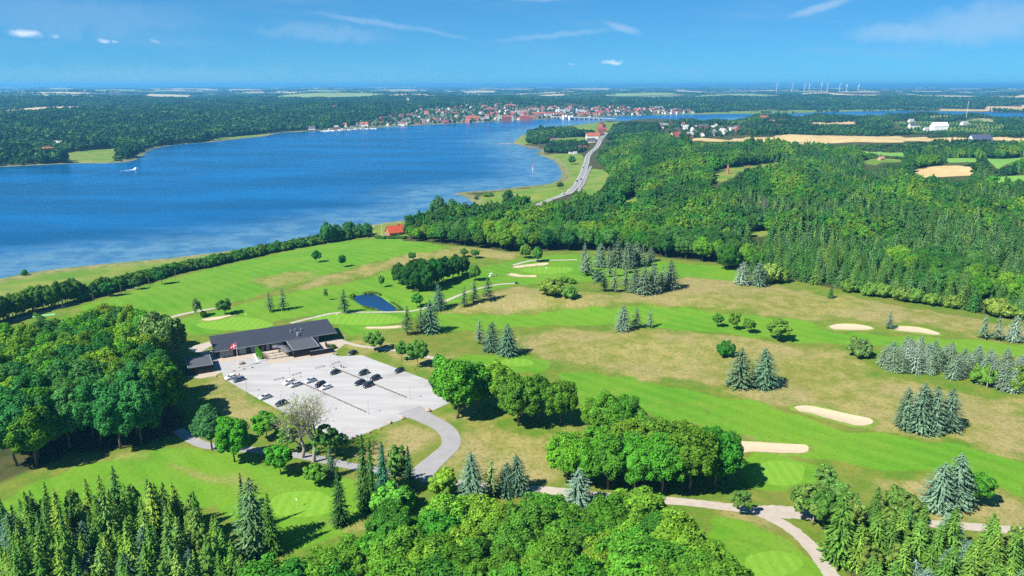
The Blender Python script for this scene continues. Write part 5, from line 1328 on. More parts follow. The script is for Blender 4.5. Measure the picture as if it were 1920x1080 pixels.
# ------------------------------------------------------------------ cars
def car_parts(kind):
    suv, wag = kind == 'suv', kind == 'estate'
    up = .14 if suv else 0
    xr = -2.2 if wag else -2.05
    st = [(xr, .62 + up, .40 + up, .62), (xr + .08, .92 + up, .32, .80), (xr + .5, 1.0 + up, .24, .88), (-.8, .99 + up, .22, .90), (.5, .96 + up, .22, .90), (1.1, .93 + up, .24, .89), (1.75, .80 + up, .28, .84), (2.05, .66 + up, .34, .72), (2.12, .55 + up, .42, .58)]
    V, F = [], []
    for (x, zt, zb, hw) in st:
        V += [(x, -hw * .92, zb), (x, -hw, zb + .18), (x, -hw * .97, zt - .14), (x, -hw * .86, zt), (x, hw * .86, zt), (x, hw * .97, zt - .14), (x, hw, zb + .18), (x, hw * .92, zb)]
    for i in range(len(st) - 1):
        for j in range(8): j2 = (j + 1) % 8; F.append((i * 8 + j, (i + 1) * 8 + j, (i + 1) * 8 + j2, i * 8 + j2))
    F += [tuple(range(8)), tuple(reversed(range(8 * (len(st) - 1), 8 * len(st))))]
    zb, zt = .97 + up, 1.46 + up * 1.4
    rb, rt = (xr + .12, xr + .42) if (suv or wag) else (xr + .2, xr + .85)
    fb, ft = 1.0, .28
    gl = MB().hexa([(rb, -.80, zb), (fb, -.80, zb), (fb, .80, zb), (rb, .80, zb)], [(rt, -.62, zt), (ft, -.62, zt), (ft, .62, zt), (rt, .62, zt)])
    b = MB(); b.add(V, F)
    for (x0, x1) in ((rb, rt), (fb, ft)):
        for s in (-1, 1): b.tube([(x0, s * .80, zb), (x1, s * .63, zt)], [.055, .045], 5, False)
    for xm in (-.35,): 
        for s in (-1, 1): b.tube([(xm, s * .815, zb), (xm, s * .64, zt)], [.05, .04], 4, False)
    rf_ = MB().hexa([(rt - .04, -.65, zt), (ft + .04, -.65, zt), (ft + .04, .65, zt), (rt - .04, .65, zt)], [(rt + .05, -.56, zt + .06), (ft - .1, -.56, zt + .06), (ft - .1, .56, zt + .06), (rt + .05, .56, zt + .06)])
    ty = MB(); rim = MB()
    ty.tube([(0, -.11, 0), (0, -.09, 0), (0, .09, 0), (0, .11, 0)], [.29, .33, .33, .29], 14); rim.tube([(0, -.12, 0), (0, .12, 0)], [.2, .2], 10)
    hl = MB().hexa([(-.09, -.17, -.07), (.07, -.14, -.06), (.07, .14, -.06), (-.09, .17, -.07)], [(-.14, -.16, .07), (.01, -.13, .06), (.01, .13, .06), (-.14, .16, .07)])
    tl = MB().box(-.03, .05, -.1, .1, -.16, .16)
    mr = MB().box(-.08, .08, -.11, .11, -.06, .07)
    npz = MB().box(-.012, .012, -.26, .26, -.055, .055)
    return dict(body=mesh_np('car_body', b.v, b.f, (M['paint'],), smooth=False), glass=gl.mesh('car_windows', M['glass']), roof=rf_.mesh('car_roof', M['paint']), tyre=ty.mesh('tyre', M['rubber'], smooth=True), rim=rim.mesh('rim', M['alloy']),
                head=hl.mesh('headlight', M['lamp_glass']), tail=tl.mesh('tail_light', M['red_lens']), mirror=mr.mesh('mirror', M['paint']), plate=npz.mesh('number_plate', M['white']), xr=xr, up=up)
CARS = {k: car_parts(k) for k in ('hatch', 'suv', 'estate')}
def car(kind, p, rz, col, lab, group=None):
    P_ = CARS[kind]; r = empty('parked_car' if group is None or 'road' not in group else 'car', p, rz)
    for n, key in (('body', 'body'), ('windows', 'glass'), ('roof', 'roof')): o = link(n, P_[key], r); o.color = (*col, 1)
    for x in (-1.3, 1.32):
        for s in (-1, 1):
            w = link('wheel', P_['tyre'], r); w.location = (x, s * .79, .33); link('rim', P_['rim'], w)
    for s in (-1, 1):
        o = link('headlight', P_['head'], r); o.location = (2.03, s * .55, .68 + P_['up']); o = link('tail_light', P_['tail'], r); o.location = (P_['xr'] + .05, s * .68, .82 + P_['up'])
        o = link('mirror', P_['mirror'], r); o.location = (.72, s * .97, 1.02 + P_['up']); o.color = (*col, 1)
    o = link('number_plate', P_['plate'], r); o.location = (2.125, 0, .5 + P_['up'])
    return tag(r, lab, 'car', group)
BLK, WHT, SIL, BLU = (.012, .013, .016), (.75, .75, .75), (.42, .45, .48), (.07, .10, .15)
CA_ = math.radians(49)
for (x, y, k, c, d, lab) in [
        (433, 710, 'hatch', WHT, 180, 'white hatchback at the car park end by the shed'), (447, 714.5, 'estate', BLU, 180, 'dark blue-grey estate car beside the white hatchback near the shed'),
        (497, 747, 'hatch', SIL, 180, 'silver hatchback alone on the lawn edge of the car park'), (526.5, 759.5, 'estate', BLK, 180, 'black estate car half hidden at the lawn edge beside the bare tree'),
        (541.5, 719.5, 'hatch', WHT, 180, 'white hatchback at the clubhouse end of the lower rail'), (553, 724, 'estate', SIL, 180, 'silver-grey estate touching the white hatchback at the lower rail'),
        (582, 716, 'hatch', SIL, 180, 'silver car facing the lower rail from the far side'), (600.5, 724, 'suv', BLK, 180, 'black car next to a white one at the lower rail'), (611, 728.5, 'hatch', WHT, 180, 'white car next to the black one at the lower rail'),
        (628, 700.5, 'hatch', BLK, 180, 'black hatchback alone near the clubhouse end of the upper rail'), (681.5, 702, 'suv', BLK, 180, 'black car behind the upper rail, farther of the pair'), (703.5, 712, 'suv', BLK, 180, 'black off-roader behind the upper rail, nearer of the pair'),
        (674, 720.5, 'estate', (.02, .016, .03), 180, 'black estate in front of the upper rail, first of the pair'), (690, 725, 'suv', BLK, 180, 'black car in front of the upper rail, second of the pair'),
        (661, 664, 'hatch', BLK, 190, 'black hatchback alone at the top corner of the car park'), (748, 697.5, 'estate', (.02, .022, .028), 185, 'black estate alone on the grass edge of the car park')]:
    q = px_world([(x, y)], Z0 + .045)[0]
    car(k, (q[0], q[1], Z0 + .045), CA_ + math.radians(d), c, lab, 'cars in the car park')
for (t, s, c, lab) in [(.335, 2.2, BLK, 'dark car on the main road, nearest the lay-by'), (.36, -2.2, BLK, 'dark car heading the other way on the main road'), (.47, 2.2, (.03, .03, .04), 'single dark car on the straight of the main road'), (.20, 2.2, WHT, 'white car on the bend of the main road'), (.68, -2.2, SIL, 'silver car on the far stretch of the main road')]:
    i = int(t * (len(ROAD_L) - 1)); q = ROAD_L[i] + off[i] * s
    car('estate', (q[0], q[1], height(*q)[0] + .62), math.atan2(ROAD_N[i, 1], ROAD_N[i, 0]) + (math.pi if s > 0 else 0), c, lab, 'cars on the main road')

# ------------------------------------------------------------------ people
def person(px, py, rz, shirt, legs, lab, stride=.12, arm=.15, z=None):
    p = gpoint(px, py)
    if z is not None: q = px_world([(px, py)], z)[0]; p = np.array([q[0], q[1], z])
    r = empty('person', p, rz); tag(r, lab, 'person')
    J = dict(pel=(0, 0, .95), wai=(0, 0, 1.1), che=(0, 0, 1.35), nek=(0, 0, 1.5), hea=(.02, 0, 1.62), top=(0, 0, 1.76),
             hl=(0, .1, .9), kl=(stride * .7, .11, .5), al=(stride, .11, .08), tl=(stride + .16, .12, .04), hr=(0, -.1, .9), kr=(-stride * .3, -.11, .5), ar=(-stride, -.11, .09), tr=(-stride + .15, -.12, .04),
             sl=(0, .19, 1.42), el=(-arm * .6, .25, 1.15), wl=(arm * .4, .27, .92), gl=(arm * .7, .27, .83), sr=(0, -.19, 1.42), er=(arm * .2, -.25, 1.15), wr=(arm * 1.3, -.27, .95), gr=(arm * 1.6, -.27, .87))
    E_ = [('pel', 'wai'), ('wai', 'che'), ('che', 'nek'), ('nek', 'hea'), ('hea', 'top'), ('pel', 'hl'), ('hl', 'kl'), ('kl', 'al'), ('al', 'tl'), ('pel', 'hr'), ('hr', 'kr'), ('kr', 'ar'), ('ar', 'tr'), ('che', 'sl'), ('sl', 'el'), ('el', 'wl'), ('wl', 'gl'), ('che', 'sr'), ('sr', 'er'), ('er', 'wr'), ('wr', 'gr')]
    rad = dict(pel=.13, wai=.12, che=.14, nek=.055, hea=.095, top=.06, hl=.085, kl=.055, al=.04, tl=.035, hr=.085, kr=.055, ar=.04, tr=.035, sl=.06, el=.042, wl=.03, gl=.035, sr=.06, er=.042, wr=.03, gr=.035)
    ks = list(J); me = bpy.data.meshes.new('person_body'); me.from_pydata([J[k] for k in ks], [(ks.index(a), ks.index(b)) for a, b in E_], []); me.update()
    o = link('body', me, r); me.materials.append(M['skin'])
    md = o.modifiers.new('skin', 'SKIN'); lay = me.skin_vertices[0] if me.skin_vertices else None
    if lay is not None:
        for i, k in enumerate(ks): lay.data[i].radius = (rad[k], rad[k] * .9); lay.data[i].use_root = (k == 'pel')
    o.modifiers.new('sub', 'SUBSURF').levels = 1
    sh_ = MB().tube([(0, 0, .95), (0, 0, 1.15), (0, 0, 1.38), (0, 0, 1.48)], [.165, .16, .19, .1], 10)
    for s, a, b in (('l', 'sl', 'el'), ('r', 'sr', 'er')): sh_.tube([J[a], J[b]], [.085, .07], 7)
    o = sh_.build('shirt', M['cloth'], r, True); o.color = (*shirt, 1)
    tr_ = MB().tube([(0, 0, .86), (0, 0, 1.0)], [.16, .17], 10)
    for a, b, c in (('hl', 'kl', 'al'), ('hr', 'kr', 'ar')): tr_.tube([J[a], J[b], J[c]], [.105, .085, .07], 8)
    o = tr_.build('trousers', M['cloth'], r, True); o.color = (*legs, 1)
    v, f = ICO1; link('hair', mesh_np('hair', v * [.115, .105, .08] + [-.015, 0, 1.71], f, (M['hair'],)), r)
    return r
person(618, 648, 2.0, (.75, .75, .75), (.45, .38, .28), 'person in white shirt walking on the terrace beside the annex', z=Z0 + .03)
person(640, 689.5, 2.4, (.55, .2, .16), (.05, .05, .07), 'person in reddish top standing in the car park near the upper lamp', z=Z0 + .05)
person(643.5, 690, .4, (.6, .55, .5), (.35, .1, .1), 'person in pale top beside the one in red in the car park', z=Z0 + .05)
person(449, 707, 1.2, (.62, .03, .05), (.05, .05, .08), 'person in red jacket behind the two cars by the shed', z=Z0 + .05)
person(441, 705, .2, (.75, .75, .75), (.3, .3, .32), 'person in white behind the white hatchback by the shed', z=Z0 + .05)
person(931, 519, .8, (.08, .08, .1), (.05, .05, .06), 'golfer in dark clothes beside the buggy on the far fairway')

# golf buggy, flags, markers
bg_ = empty('golf_buggy', gpoint(921, 519), .5); tag(bg_, 'pale golf buggy with roof parked on the fairway below the distant green', 'golf cart')
MB().hexa([(-1.2, -.6, .3), (1.2, -.6, .3), (1.2, .6, .3), (-1.2, .6, .3)], [(-1.15, -.58, .62), (.9, -.55, .75), (.9, .55, .75), (-1.15, .58, .62)]).build('body', M['white'], bg_)
MB().box(-.5, .1, -.55, .55, .63, .85).build('seat', M['pale_timber'], bg_); MB().box(-.62, -.5, -.55, .55, .65, 1.25).build('backrest', M['pale_timber'], bg_); MB().box(-.9, .75, -.62, .62, 1.85, 1.93).build('roof', M['white'], bg_)
for x in (-.8, .7):
    for s in (-1, 1): MB().cyl((x, s * .56), .025, .6, 1.85, 5).build('roof_post', M['rubber'], bg_); MB().tube([(x, s * .55 - .09, .25), (x, s * .55 + .09, .25)], [.25, .25], 10).build('wheel', M['rubber'], bg_)
tr0 = empty('golf_trolley', gpoint(968, 532), 0); tag(tr0, 'dark golf trolley at the end of the gravel path', 'trolley')
MB().box(-.8, .8, -.5, .5, .4, 1.0).build('box', M['rubber'], tr0)
for s in (-1, 1): MB().tube([(0, s * .55 - .06, .3), (0, s * .55 + .06, .3)], [.3, .3], 10).build('wheel', M['rubber'], tr0)
for (x, y, lab, c) in [(558, 951, 'white flagstick on the small green beside the conifers', 'white_cloth'), (1025, 509, 'flagstick on the distant green by the forest', 'white_cloth'), (633, 598, 'flagstick on the green beside the pond path', 'white_cloth'), (462, 597, 'flagstick on the green nearest the clubhouse gable', 'white_cloth')]:
    r = empty('flagstick', gpoint(x, y), 2.2); tag(r, lab, 'flagstick', 'flagsticks on the greens')
    MB().cyl((0, 0), .035, 0, 2.3, 6).build('stick', M['white'], r)
    MB().hexa([(.03, -.01, 1.85), (.6, .08, 1.95), (.6, .1, 1.95), (.03, .01, 1.85)], [(.03, -.01, 2.28), (.6, .08, 2.2), (.6, .1, 2.2), (.03, .01, 2.28)]).build('pennant', M[c], r)
for i, (x, y, t) in enumerate([(118, 581, 560), (175, 563, 545), (227, 549, 531), (280, 536, 519), (330, 526, 507)]):
    p = gpoint(x, y); r = empty('net_post', p); tag(r, ['net post of the driving range nearest the path', 'second net post of the driving range from the path', 'net post beside the sand pit of the driving range', 'fourth net post of the driving range', 'farthest net post of the driving range'][i], 'post', 'driving range net posts')
    MB().cyl((0, 0), .13, 0, gheight(p, t), 7, .1).build('pole', M['timber'], r); MB().tube([(0, 0, gheight(p, t) * .8), (1.6, -.6, 0)], [.02, .02], 4).build('stay', M['galv'], r)
mt = empty('range_mat', gpoint(82, 592), .5); tag(mt, 'pale green practice mat beside the range path', 'mat'); MB().box(-4.5, 4.5, -1.2, 1.2, .05, .16).build('turf', principled('mat_turf', (.15, .45, .22), .9), mt)
hb = [gpoint(58, 588), gpoint(76, 598)]
for i in range(5):
    q = hb[0] + (hb[1] - hb[0]) * i / 4; tree_at('shrub', (q[0], q[1], height(q[0], q[1])[0]), 1.7, 'clipped low hedge bush beside the practice mat', 'clipped hedge at the practice mat', (.06, .13, .02), 1.0, name='hedge_bush')

# ------------------------------------------------------------------ red house by the shore
hp = gpoint(742, 441); rhs = empty('red_house', hp, math.radians(33)); tag(rhs, 'red brick house with orange tiled roof by the shore hedge', 'house')
Lh, Wh, eh, rh_ = 13.0, 8.0, 3.0, 7.4
MB().add([(-Lh / 2, -Wh / 2, 0), (Lh / 2, -Wh / 2, 0), (Lh / 2, Wh / 2, 0), (-Lh / 2, Wh / 2, 0), (-Lh / 2, -Wh / 2, eh), (Lh / 2, -Wh / 2, eh), (Lh / 2, Wh / 2, eh), (-Lh / 2, Wh / 2, eh), (-Lh / 2, 0, rh_ - .15), (Lh / 2, 0, rh_ - .15)],
         [(0, 1, 5, 4), (2, 3, 7, 6), (1, 2, 6, 9, 5), (3, 0, 4, 8, 7), (0, 3, 2, 1)]).build('wall', M['brick'], rhs)
def gable_roof(L, Wd, e, rg, ov=.5, th=.25):
    mb = MB()
    for s in (-1, 1):
        y0 = s * (Wd / 2 + ov); z0 = e - ov * (rg - e) / (Wd / 2)
        q = [(-L / 2 - ov, y0, z0), (L / 2 + ov, y0, z0), (L / 2 + ov, 0, rg), (-L / 2 - ov, 0, rg)]
        if s > 0: q = [q[1], q[0], q[3], q[2]]
        mb.hexa(q, [(x, y, z + th) for x, y, z in q])
    return mb
ro = gable_roof(Lh, Wh, eh, rh_).build('roof', M['tile'], rhs); ro.color = (.43, .075, .028, 1)
MB().box(2, 2.8, -.4, .4, rh_ - .3, rh_ + 1.1).build('chimney', M['brick'], ro)
for x in (-4.6, -2.0, 2.6, 4.8):
    w = MB().box(x - .6, x + .6, -Wh / 2 - .06, -Wh / 2 - .003, .9, 2.3).build('window', M['white'], rhs); MB().box(x - .5, x + .5, -Wh / 2 - .08, -Wh / 2 - .062, 1.0, 2.2).build('pane', M['glass'], w)
MB().box(-.2, .8, -Wh / 2 - .06, -Wh / 2 - .003, .05, 2.1).build('door', M['white'], rhs)
for z, y in ((1.0, -1.8), (1.0, 1.2), (3.9, -.6)):
    w = MB().box(-Lh / 2 - .06, -Lh / 2 - .003, y, y + 1.2, z, z + 1.3).build('window', M['white'], rhs); MB().box(-Lh / 2 - .08, -Lh / 2 - .062, y + .1, y + 1.1, z + .1, z + 1.2).build('pane', M['glass'], w)
fp2 = empty('flagpole', gpoint(716, 443)); tag(fp2, 'bare white flagpole in the garden of the red house', 'flagpole'); MB().cyl((0, 0), .12, 0, 9, 7, .07).build('pole', M['white'], fp2); MB().cyl((0, 0), .1, 9, 9.2, 7).build('finial', M['white'], fp2)
for i in range(16):
    q = gpoly([(706 + i * 3.6, 447 + (i % 5) * .3)], 0, False)[0]; tree_at('shrub', (*q, height(*q)[0]), 2.0, 'clipped dark hedge bush in front of the red house', 'garden hedge of the red house', (.04, .09, .02), 1.1, name='hedge_bush')
# ------------------------------------------------------------------ woods further off
FARB = [leaf_mat(f'far_leaves_{i}', c, .25, .03, .15) for i, c in enumerate([(.026, .068, .018), (.016, .046, .018), (.042, .088, .018)])]
FARC = [leaf_mat('far_needles', (.015, .046, .02), .25, .02, .1)]
far = [(u(broad_crown(300 + i, 12, 5.0, .2, 16, 13, 1.15, core=.8, lump=.2), 12), FARB[(1, 1, 0, 0, 2)[i]], None) for i in range(5)] + [(u(conifer_crown(320 + i, 12, 2.8, .3, 9, 7, 2, 1.15, core=.55), 12), FARC[0], None) for i in range(2)]
proto_collection('far_tree', far)
# a copse: many rounded crowns joined, 100 m long, for woods kilometres away
cop = []
for i in range(3):
    rs = np.random.default_rng(400 + i); parts = []
    for j in range(16):
        v, f = broad_crown(500 + i * 20 + j, 1.0, .42, -.1, 9, 5, .20, core=.85)
        s = rs.uniform(.7, 1.0); parts.append((v * [14 * s, 11 * s, 14 * s] + [rs.uniform(-55, 55), rs.uniform(-22, 22), 0], f))
    v, f = merge(parts); cop.append(((v / 14, f), FARB[i], None))
proto_collection('copse', cop)

def far_mass(name, P, step, seed, hr, label, minus, keep=None, conf=.25, key='far_tree', maxn=70000, margin=450, top=0.0):
    Q = scatter(P, step, .33, seed, minus, top); low = None
    if top: Q, low = Q
    else: low = np.zeros(len(Q), bool)
    if keep is not None: k = keep(Q[:, 0], Q[:, 1]); Q, low = Q[k], low[k]
    dn, df = shore(Q[:, 0], Q[:, 1]); k = np.maximum(dn, df) > 9; Q, low = Q[k], low[k]
    Z = height(Q[:, 0], Q[:, 1]); k = in_view(Q, Z, margin, 5); Q, Z, low = Q[k][:maxn], Z[k][:maxn], low[k][:maxn]
    n = len(Q); h = RNG.uniform(*hr, n) * (1 + .28 * np.clip(waves(Q[:, 0], Q[:, 1], 95, seed + 5), -1.2, 1.2))
    wd = h * RNG.uniform(.95, 1.35, n); h = np.where(low, h * .3, h)
    c = RNG.random(n) < conf * (1 + waves(Q[:, 0], Q[:, 1], 260, seed))
    mass(name, key, np.column_stack([Q, Z - .3]), h, wd, np.where(c, RNG.integers(5, 7, n), np.clip(2 + 1.9 * waves(Q[:, 0], Q[:, 1], 150, seed + 8) + RNG.normal(0, .8, n), 0, 4).astype(int)), label, 'woodland')
    return n
view_l = px_world([(-120, 330), (-120, 188), (905, 188), (1000, 195), (1300, 195), (2040, 192), (2040, 216)], 8.0)
AV = MEADOW_W + STRAW_W + LUSH_W
SHORE_OPEN = gp([[(383, 265), (450, 257), (520, 247), (640, 238), (780, 232), (800, 236), (640, 246), (500, 257), (383, 270)]])
n1 = far_mass('woodland', px_world([(-520, 352), (-520, 190), (620, 189), (930, 192), (1000, 196), (905, 232), (640, 250), (500, 262), (300, 300)], 6.0), 12.5, 31, (11, 17), 'dense wooded hills along the far shore of the fjord', AV + TOWN_W + SHORE_OPEN, top=19.0)
dens = lambda X, Y: waves(X, Y, 330, 71) + RNG.normal(0, .35, len(X)) > -.35
n2 = far_mass('woodland', px_world([(905, 215), (960, 192), (1300, 190), (2080, 190), (2080, 213), (1560, 211), (1300, 216)], 6.0), 17, 32, (10, 15), 'wooded country beyond the bridge and the inlet', AV + TOWN_W, dens)
n2b = far_mass('town_trees', TOWN_W[0], 30, 37, (7, 11), 'garden trees scattered between the houses of the town', AV)
MID_P = px_world([(1140, 262), (1150, 231), (1300, 231), (1430, 223), (1560, 218.5), (1700, 218), (1920, 225), (2080, 230), (2080, 300), (1920, 290), (1700, 300), (1600, 287), (1290, 273)], 8.0)
VILLAGE = gp([[(1235, 257), (1240, 238), (1300, 234), (1400, 234), (1412, 246), (1400, 254), (1330, 258), (1290, 262)]])[0]
NURS = [MEADOW_W[9]]
dens2 = lambda X, Y: waves(X, Y, 210, 73) + RNG.normal(0, .3, len(X)) > -.55
n3 = far_mass('woodland', MID_P, 10, 33, (6.5, 11), 'copses and shelter belts between the fields and the inlet', AV + [VILLAGE], dens2, .3, top=11.0)
n4 = far_mass('village_trees', VILLAGE, 17, 34, (5, 8), 'garden trees among the houses of the village', AV)
n5 = far_mass('nursery_rows', MEADOW_W[9], 9, 35, (2.5, 4.5), 'rows of young nursery trees in the pale field', [], None, .8)
PT = gp([[(988, 258), (994, 251), (1010, 246), (1050, 244), (1080, 248), (1112, 252), (1115, 258), (1060, 260), (1000, 261)], [(1018, 286), (1030, 275), (1060, 268), (1080, 272), (1098, 272), (1096, 286), (1060, 288)], [(985, 268), (1000, 264), (1030, 266), (1020, 270), (1000, 271)], [(1130, 262), (1150, 240), (1230, 238), (1235, 258), (1180, 264)]])
for i, (P, lab) in enumerate(zip(PT, ['dense dark wood on the point before the bridge', 'trees around the houses beside the main road', 'low thicket on the shore of the point', 'wood along the far end of the main road'])):
    far_mass('woodland', P, 8.5, 40 + i, (8, 12), lab, [], lambda X, Y: seg_dist(ROAD_L, X, Y) > 14, .1)
BELT = gp([[(1500, 268), (1560, 270), (1690, 268), (1700, 283), (1600, 282), (1500, 276)], [(1690, 268), (1930, 270), (1930, 292), (1830, 294), (1720, 290)], [(1770, 310), (1830, 306), (1850, 318), (1820, 326), (1780, 318)], [(1862, 318), (1930, 312), (1930, 330), (1880, 332)]])
for i, (P, lab) in enumerate(zip(BELT, ['dark shelter belt of conifers before the straw fields', 'long dark shelter belt before the bright green field', 'clump of trees in the brown clearing', 'clump of trees between the bright green fields'])):
    far_mass('shelter_belt', P, 7.5, 50 + i, (6.5, 9.5), lab, STRAW_W + LUSH_W, None, .5 if i < 2 else .05, top=9.0)
# kilometres away: stubble and grass fields on the slopes that face the fjord
FIELDS = []
rs = np.random.default_rng(77); f_straw = principled('far_stubble', (.50, .40, .22), .9, nscale=.004, namp=.12); f_grass = principled('far_grass', (.20, .27, .09), .9, nscale=.004, namp=.12)
tries = 0
while len(FIELDS) < 150 and tries < 6000:
    tries += 1
    rr = 3300 + 21000 * rs.random() ** 1.3; aa = math.radians(rs.uniform(-38, 38)); c0 = np.array([rr * math.sin(aa), rr * math.cos(aa)])
    h0, h1 = height(np.array([c0[0] * .97, c0[0] * 1.03]), np.array([c0[1] * .97, c0[1] * 1.03]))
    if (h1 - h0) / (.06 * rr) < .006 or shore(c0[:1], c0[1:])[1][0] < 1200: continue
    if any(np.hypot(*(c0 - p.mean(0))) < 700 for p in FIELDS): continue
    e1 = np.array([math.cos(aa + rs.normal(0, .3)), -math.sin(aa)]); e1 /= np.linalg.norm(e1); e2 = np.array([-e1[1], e1[0]])
    lx, ly = rs.uniform(180, 520), rs.uniform(160, 420)
    P = np.array([c0 - e1 * lx - e2 * ly, c0 + e1 * lx * rs.uniform(.6, 1) - e2 * ly * rs.uniform(.7, 1), c0 + e1 * lx + e2 * ly * rs.uniform(.5, 1), c0 - e1 * lx * rs.uniform(.5, 1) + e2 * ly])
    FIELDS.append(P)
    g = np.array([[(P[0] * (1 - a) + P[1] * a) * (1 - b) + (P[3] * (1 - a) + P[2] * a) * b for a in np.linspace(0, 1, 7)] for b in np.linspace(0, 1, 9)]).reshape(-1, 2)
    F = [(j * 7 + i, j * 7 + i + 1, (j + 1) * 7 + i + 1, (j + 1) * 7 + i) for j in range(8) for i in range(6)]
    tag(link('field', mesh_np('field', np.column_stack([g, height(g[:, 0], g[:, 1]) + 2.5]), F, (f_straw if rs.random() < .68 else f_grass,), smooth=True)), kind='structure')
n = 13000
r = 2600 + 27000 * RNG.random(n) ** 1.5; a = np.radians(RNG.uniform(-42, 42, n)); Qc = np.stack([r * np.sin(a), r * np.cos(a)], 1)
dn, df = shore(Qc[:, 0], Qc[:, 1]); ok = (df > 900)
for p in STRAW_W + FIELDS:
    for m_ in (1.0, 1.06): ok &= ~inside(p, Qc[:, 0] * m_, Qc[:, 1] * m_)
Qc = Qc[ok]; r = r[ok]; zc = height(Qc[:, 0], Qc[:, 1])
mass('distant_woods', 'copse', np.column_stack([Qc, zc - 1]), RNG.uniform(10, 17, len(Qc)), RNG.uniform(12, 26, len(Qc)), RNG.integers(0, 3, len(Qc)), 'distant patchwork of woods reaching to the horizon', 'woodland')

# ------------------------------------------------------------------ town, villages, farms
def house_meshes(L, Wd, e, rg):
    w = MB().add([(-L / 2, -Wd / 2, -2), (L / 2, -Wd / 2, -2), (L / 2, Wd / 2, -2), (-L / 2, Wd / 2, -2), (-L / 2, -Wd / 2, e), (L / 2, -Wd / 2, e), (L / 2, Wd / 2, e), (-L / 2, Wd / 2, e), (-L / 2, 0, rg - .1), (L / 2, 0, rg - .1)],
                 [(0, 1, 5, 4), (2, 3, 7, 6), (1, 2, 6, 9, 5), (3, 0, 4, 8, 7)])
    ch_ = MB().box(L * .15, L * .15 + .9, -.4, .4, rg - .6, rg + 1.2)
    return w.mesh('house_wall', M['wall']), gable_roof(L, Wd, e, rg, .4, .2).mesh('house_roof', M['tile']), ch_.mesh('house_chimney', M['brick'])
HM = [house_meshes(*a) for a in [(13, 8.5, 3.4, 8.2), (16, 9, 3.2, 8.0), (11, 9, 5.6, 9.8), (22, 10, 6, 11)]]
ROOFS = [((.32, .09, .05), 'orange-red tiled'), ((.25, .058, .045), 'dark red tiled'), ((.07, .075, .085), 'dark slate'), ((.30, .29, .29), 'pale grey')]
WALLS = [(.72, .70, .66), (.62, .56, .44), (.33, .12, .08), (.74, .74, .74)]
n_house = 0
def house(q, rz, k, roof, wall, label, group, s=1.0):
    global n_house
    n_house += 1
    z = float(height(*q)[0])
    r = empty('house', (float(q[0]), float(q[1]), z), rz, (s, s, s)); tag(r, label, 'house', group)
    w, rf_, ch_ = HM[k]
    o = link('wall', w, r); o.color = (*wall, 1); o = link('roof', rf_, r); o.color = (*roof, 1); link('chimney', ch_, o)
def cluster(P, n, dmin, label, group, seed, weights=(4, 2, 2.2, 1.2), near=None, s=1.0):
    rs = np.random.default_rng(seed); pts = []; lo, hi = P.min(0), P.max(0); tries = 0
    while len(pts) < n and tries < 60000:
        tries += 1
        q = rs.uniform(lo, hi)
        if not inside(P, q[:1], q[1:2])[0]: continue
        d_ = shore(q[:1], q[1:2]); d_ = max(d_[0][0], d_[1][0])
        if d_ < 12 or (near and rs.random() > math.exp(-d_ / near)): continue
        if any((q[0] - a) ** 2 + (q[1] - b) ** 2 < dmin ** 2 for a, b in pts): continue
        pts.append(tuple(q)); ri = rs.choice(4, p=np.array(weights) / sum(weights)); ro_, nm = ROOFS[ri]
        house(q, rs.choice([0, math.pi / 2]) + rs.normal(.25, .35), rs.choice([0, 0, 1, 2, 2, 3]), tuple(np.array(ro_) * rs.uniform(.8, 1.15)), WALLS[rs.integers(4)], f'{nm} roofed house {label}', f'{nm} {group}', s)
cluster(TOWN_W[0], 215, 21, 'in the town across the fjord', 'houses of the town', 61, near=420)
cluster(gp([[(905, 206), (1000, 202), (1110, 204), (1240, 204), (1290, 208), (1290, 213), (1190, 215), (1040, 221), (930, 226)]])[0], 70, 24, 'in the dense town centre behind the bridge', 'houses of the town centre', 62)
cluster(VILLAGE, 44, 21, 'in the village beside the inlet', 'houses of the village', 63, (1.4, 1, 3.4, 3), s=.95)
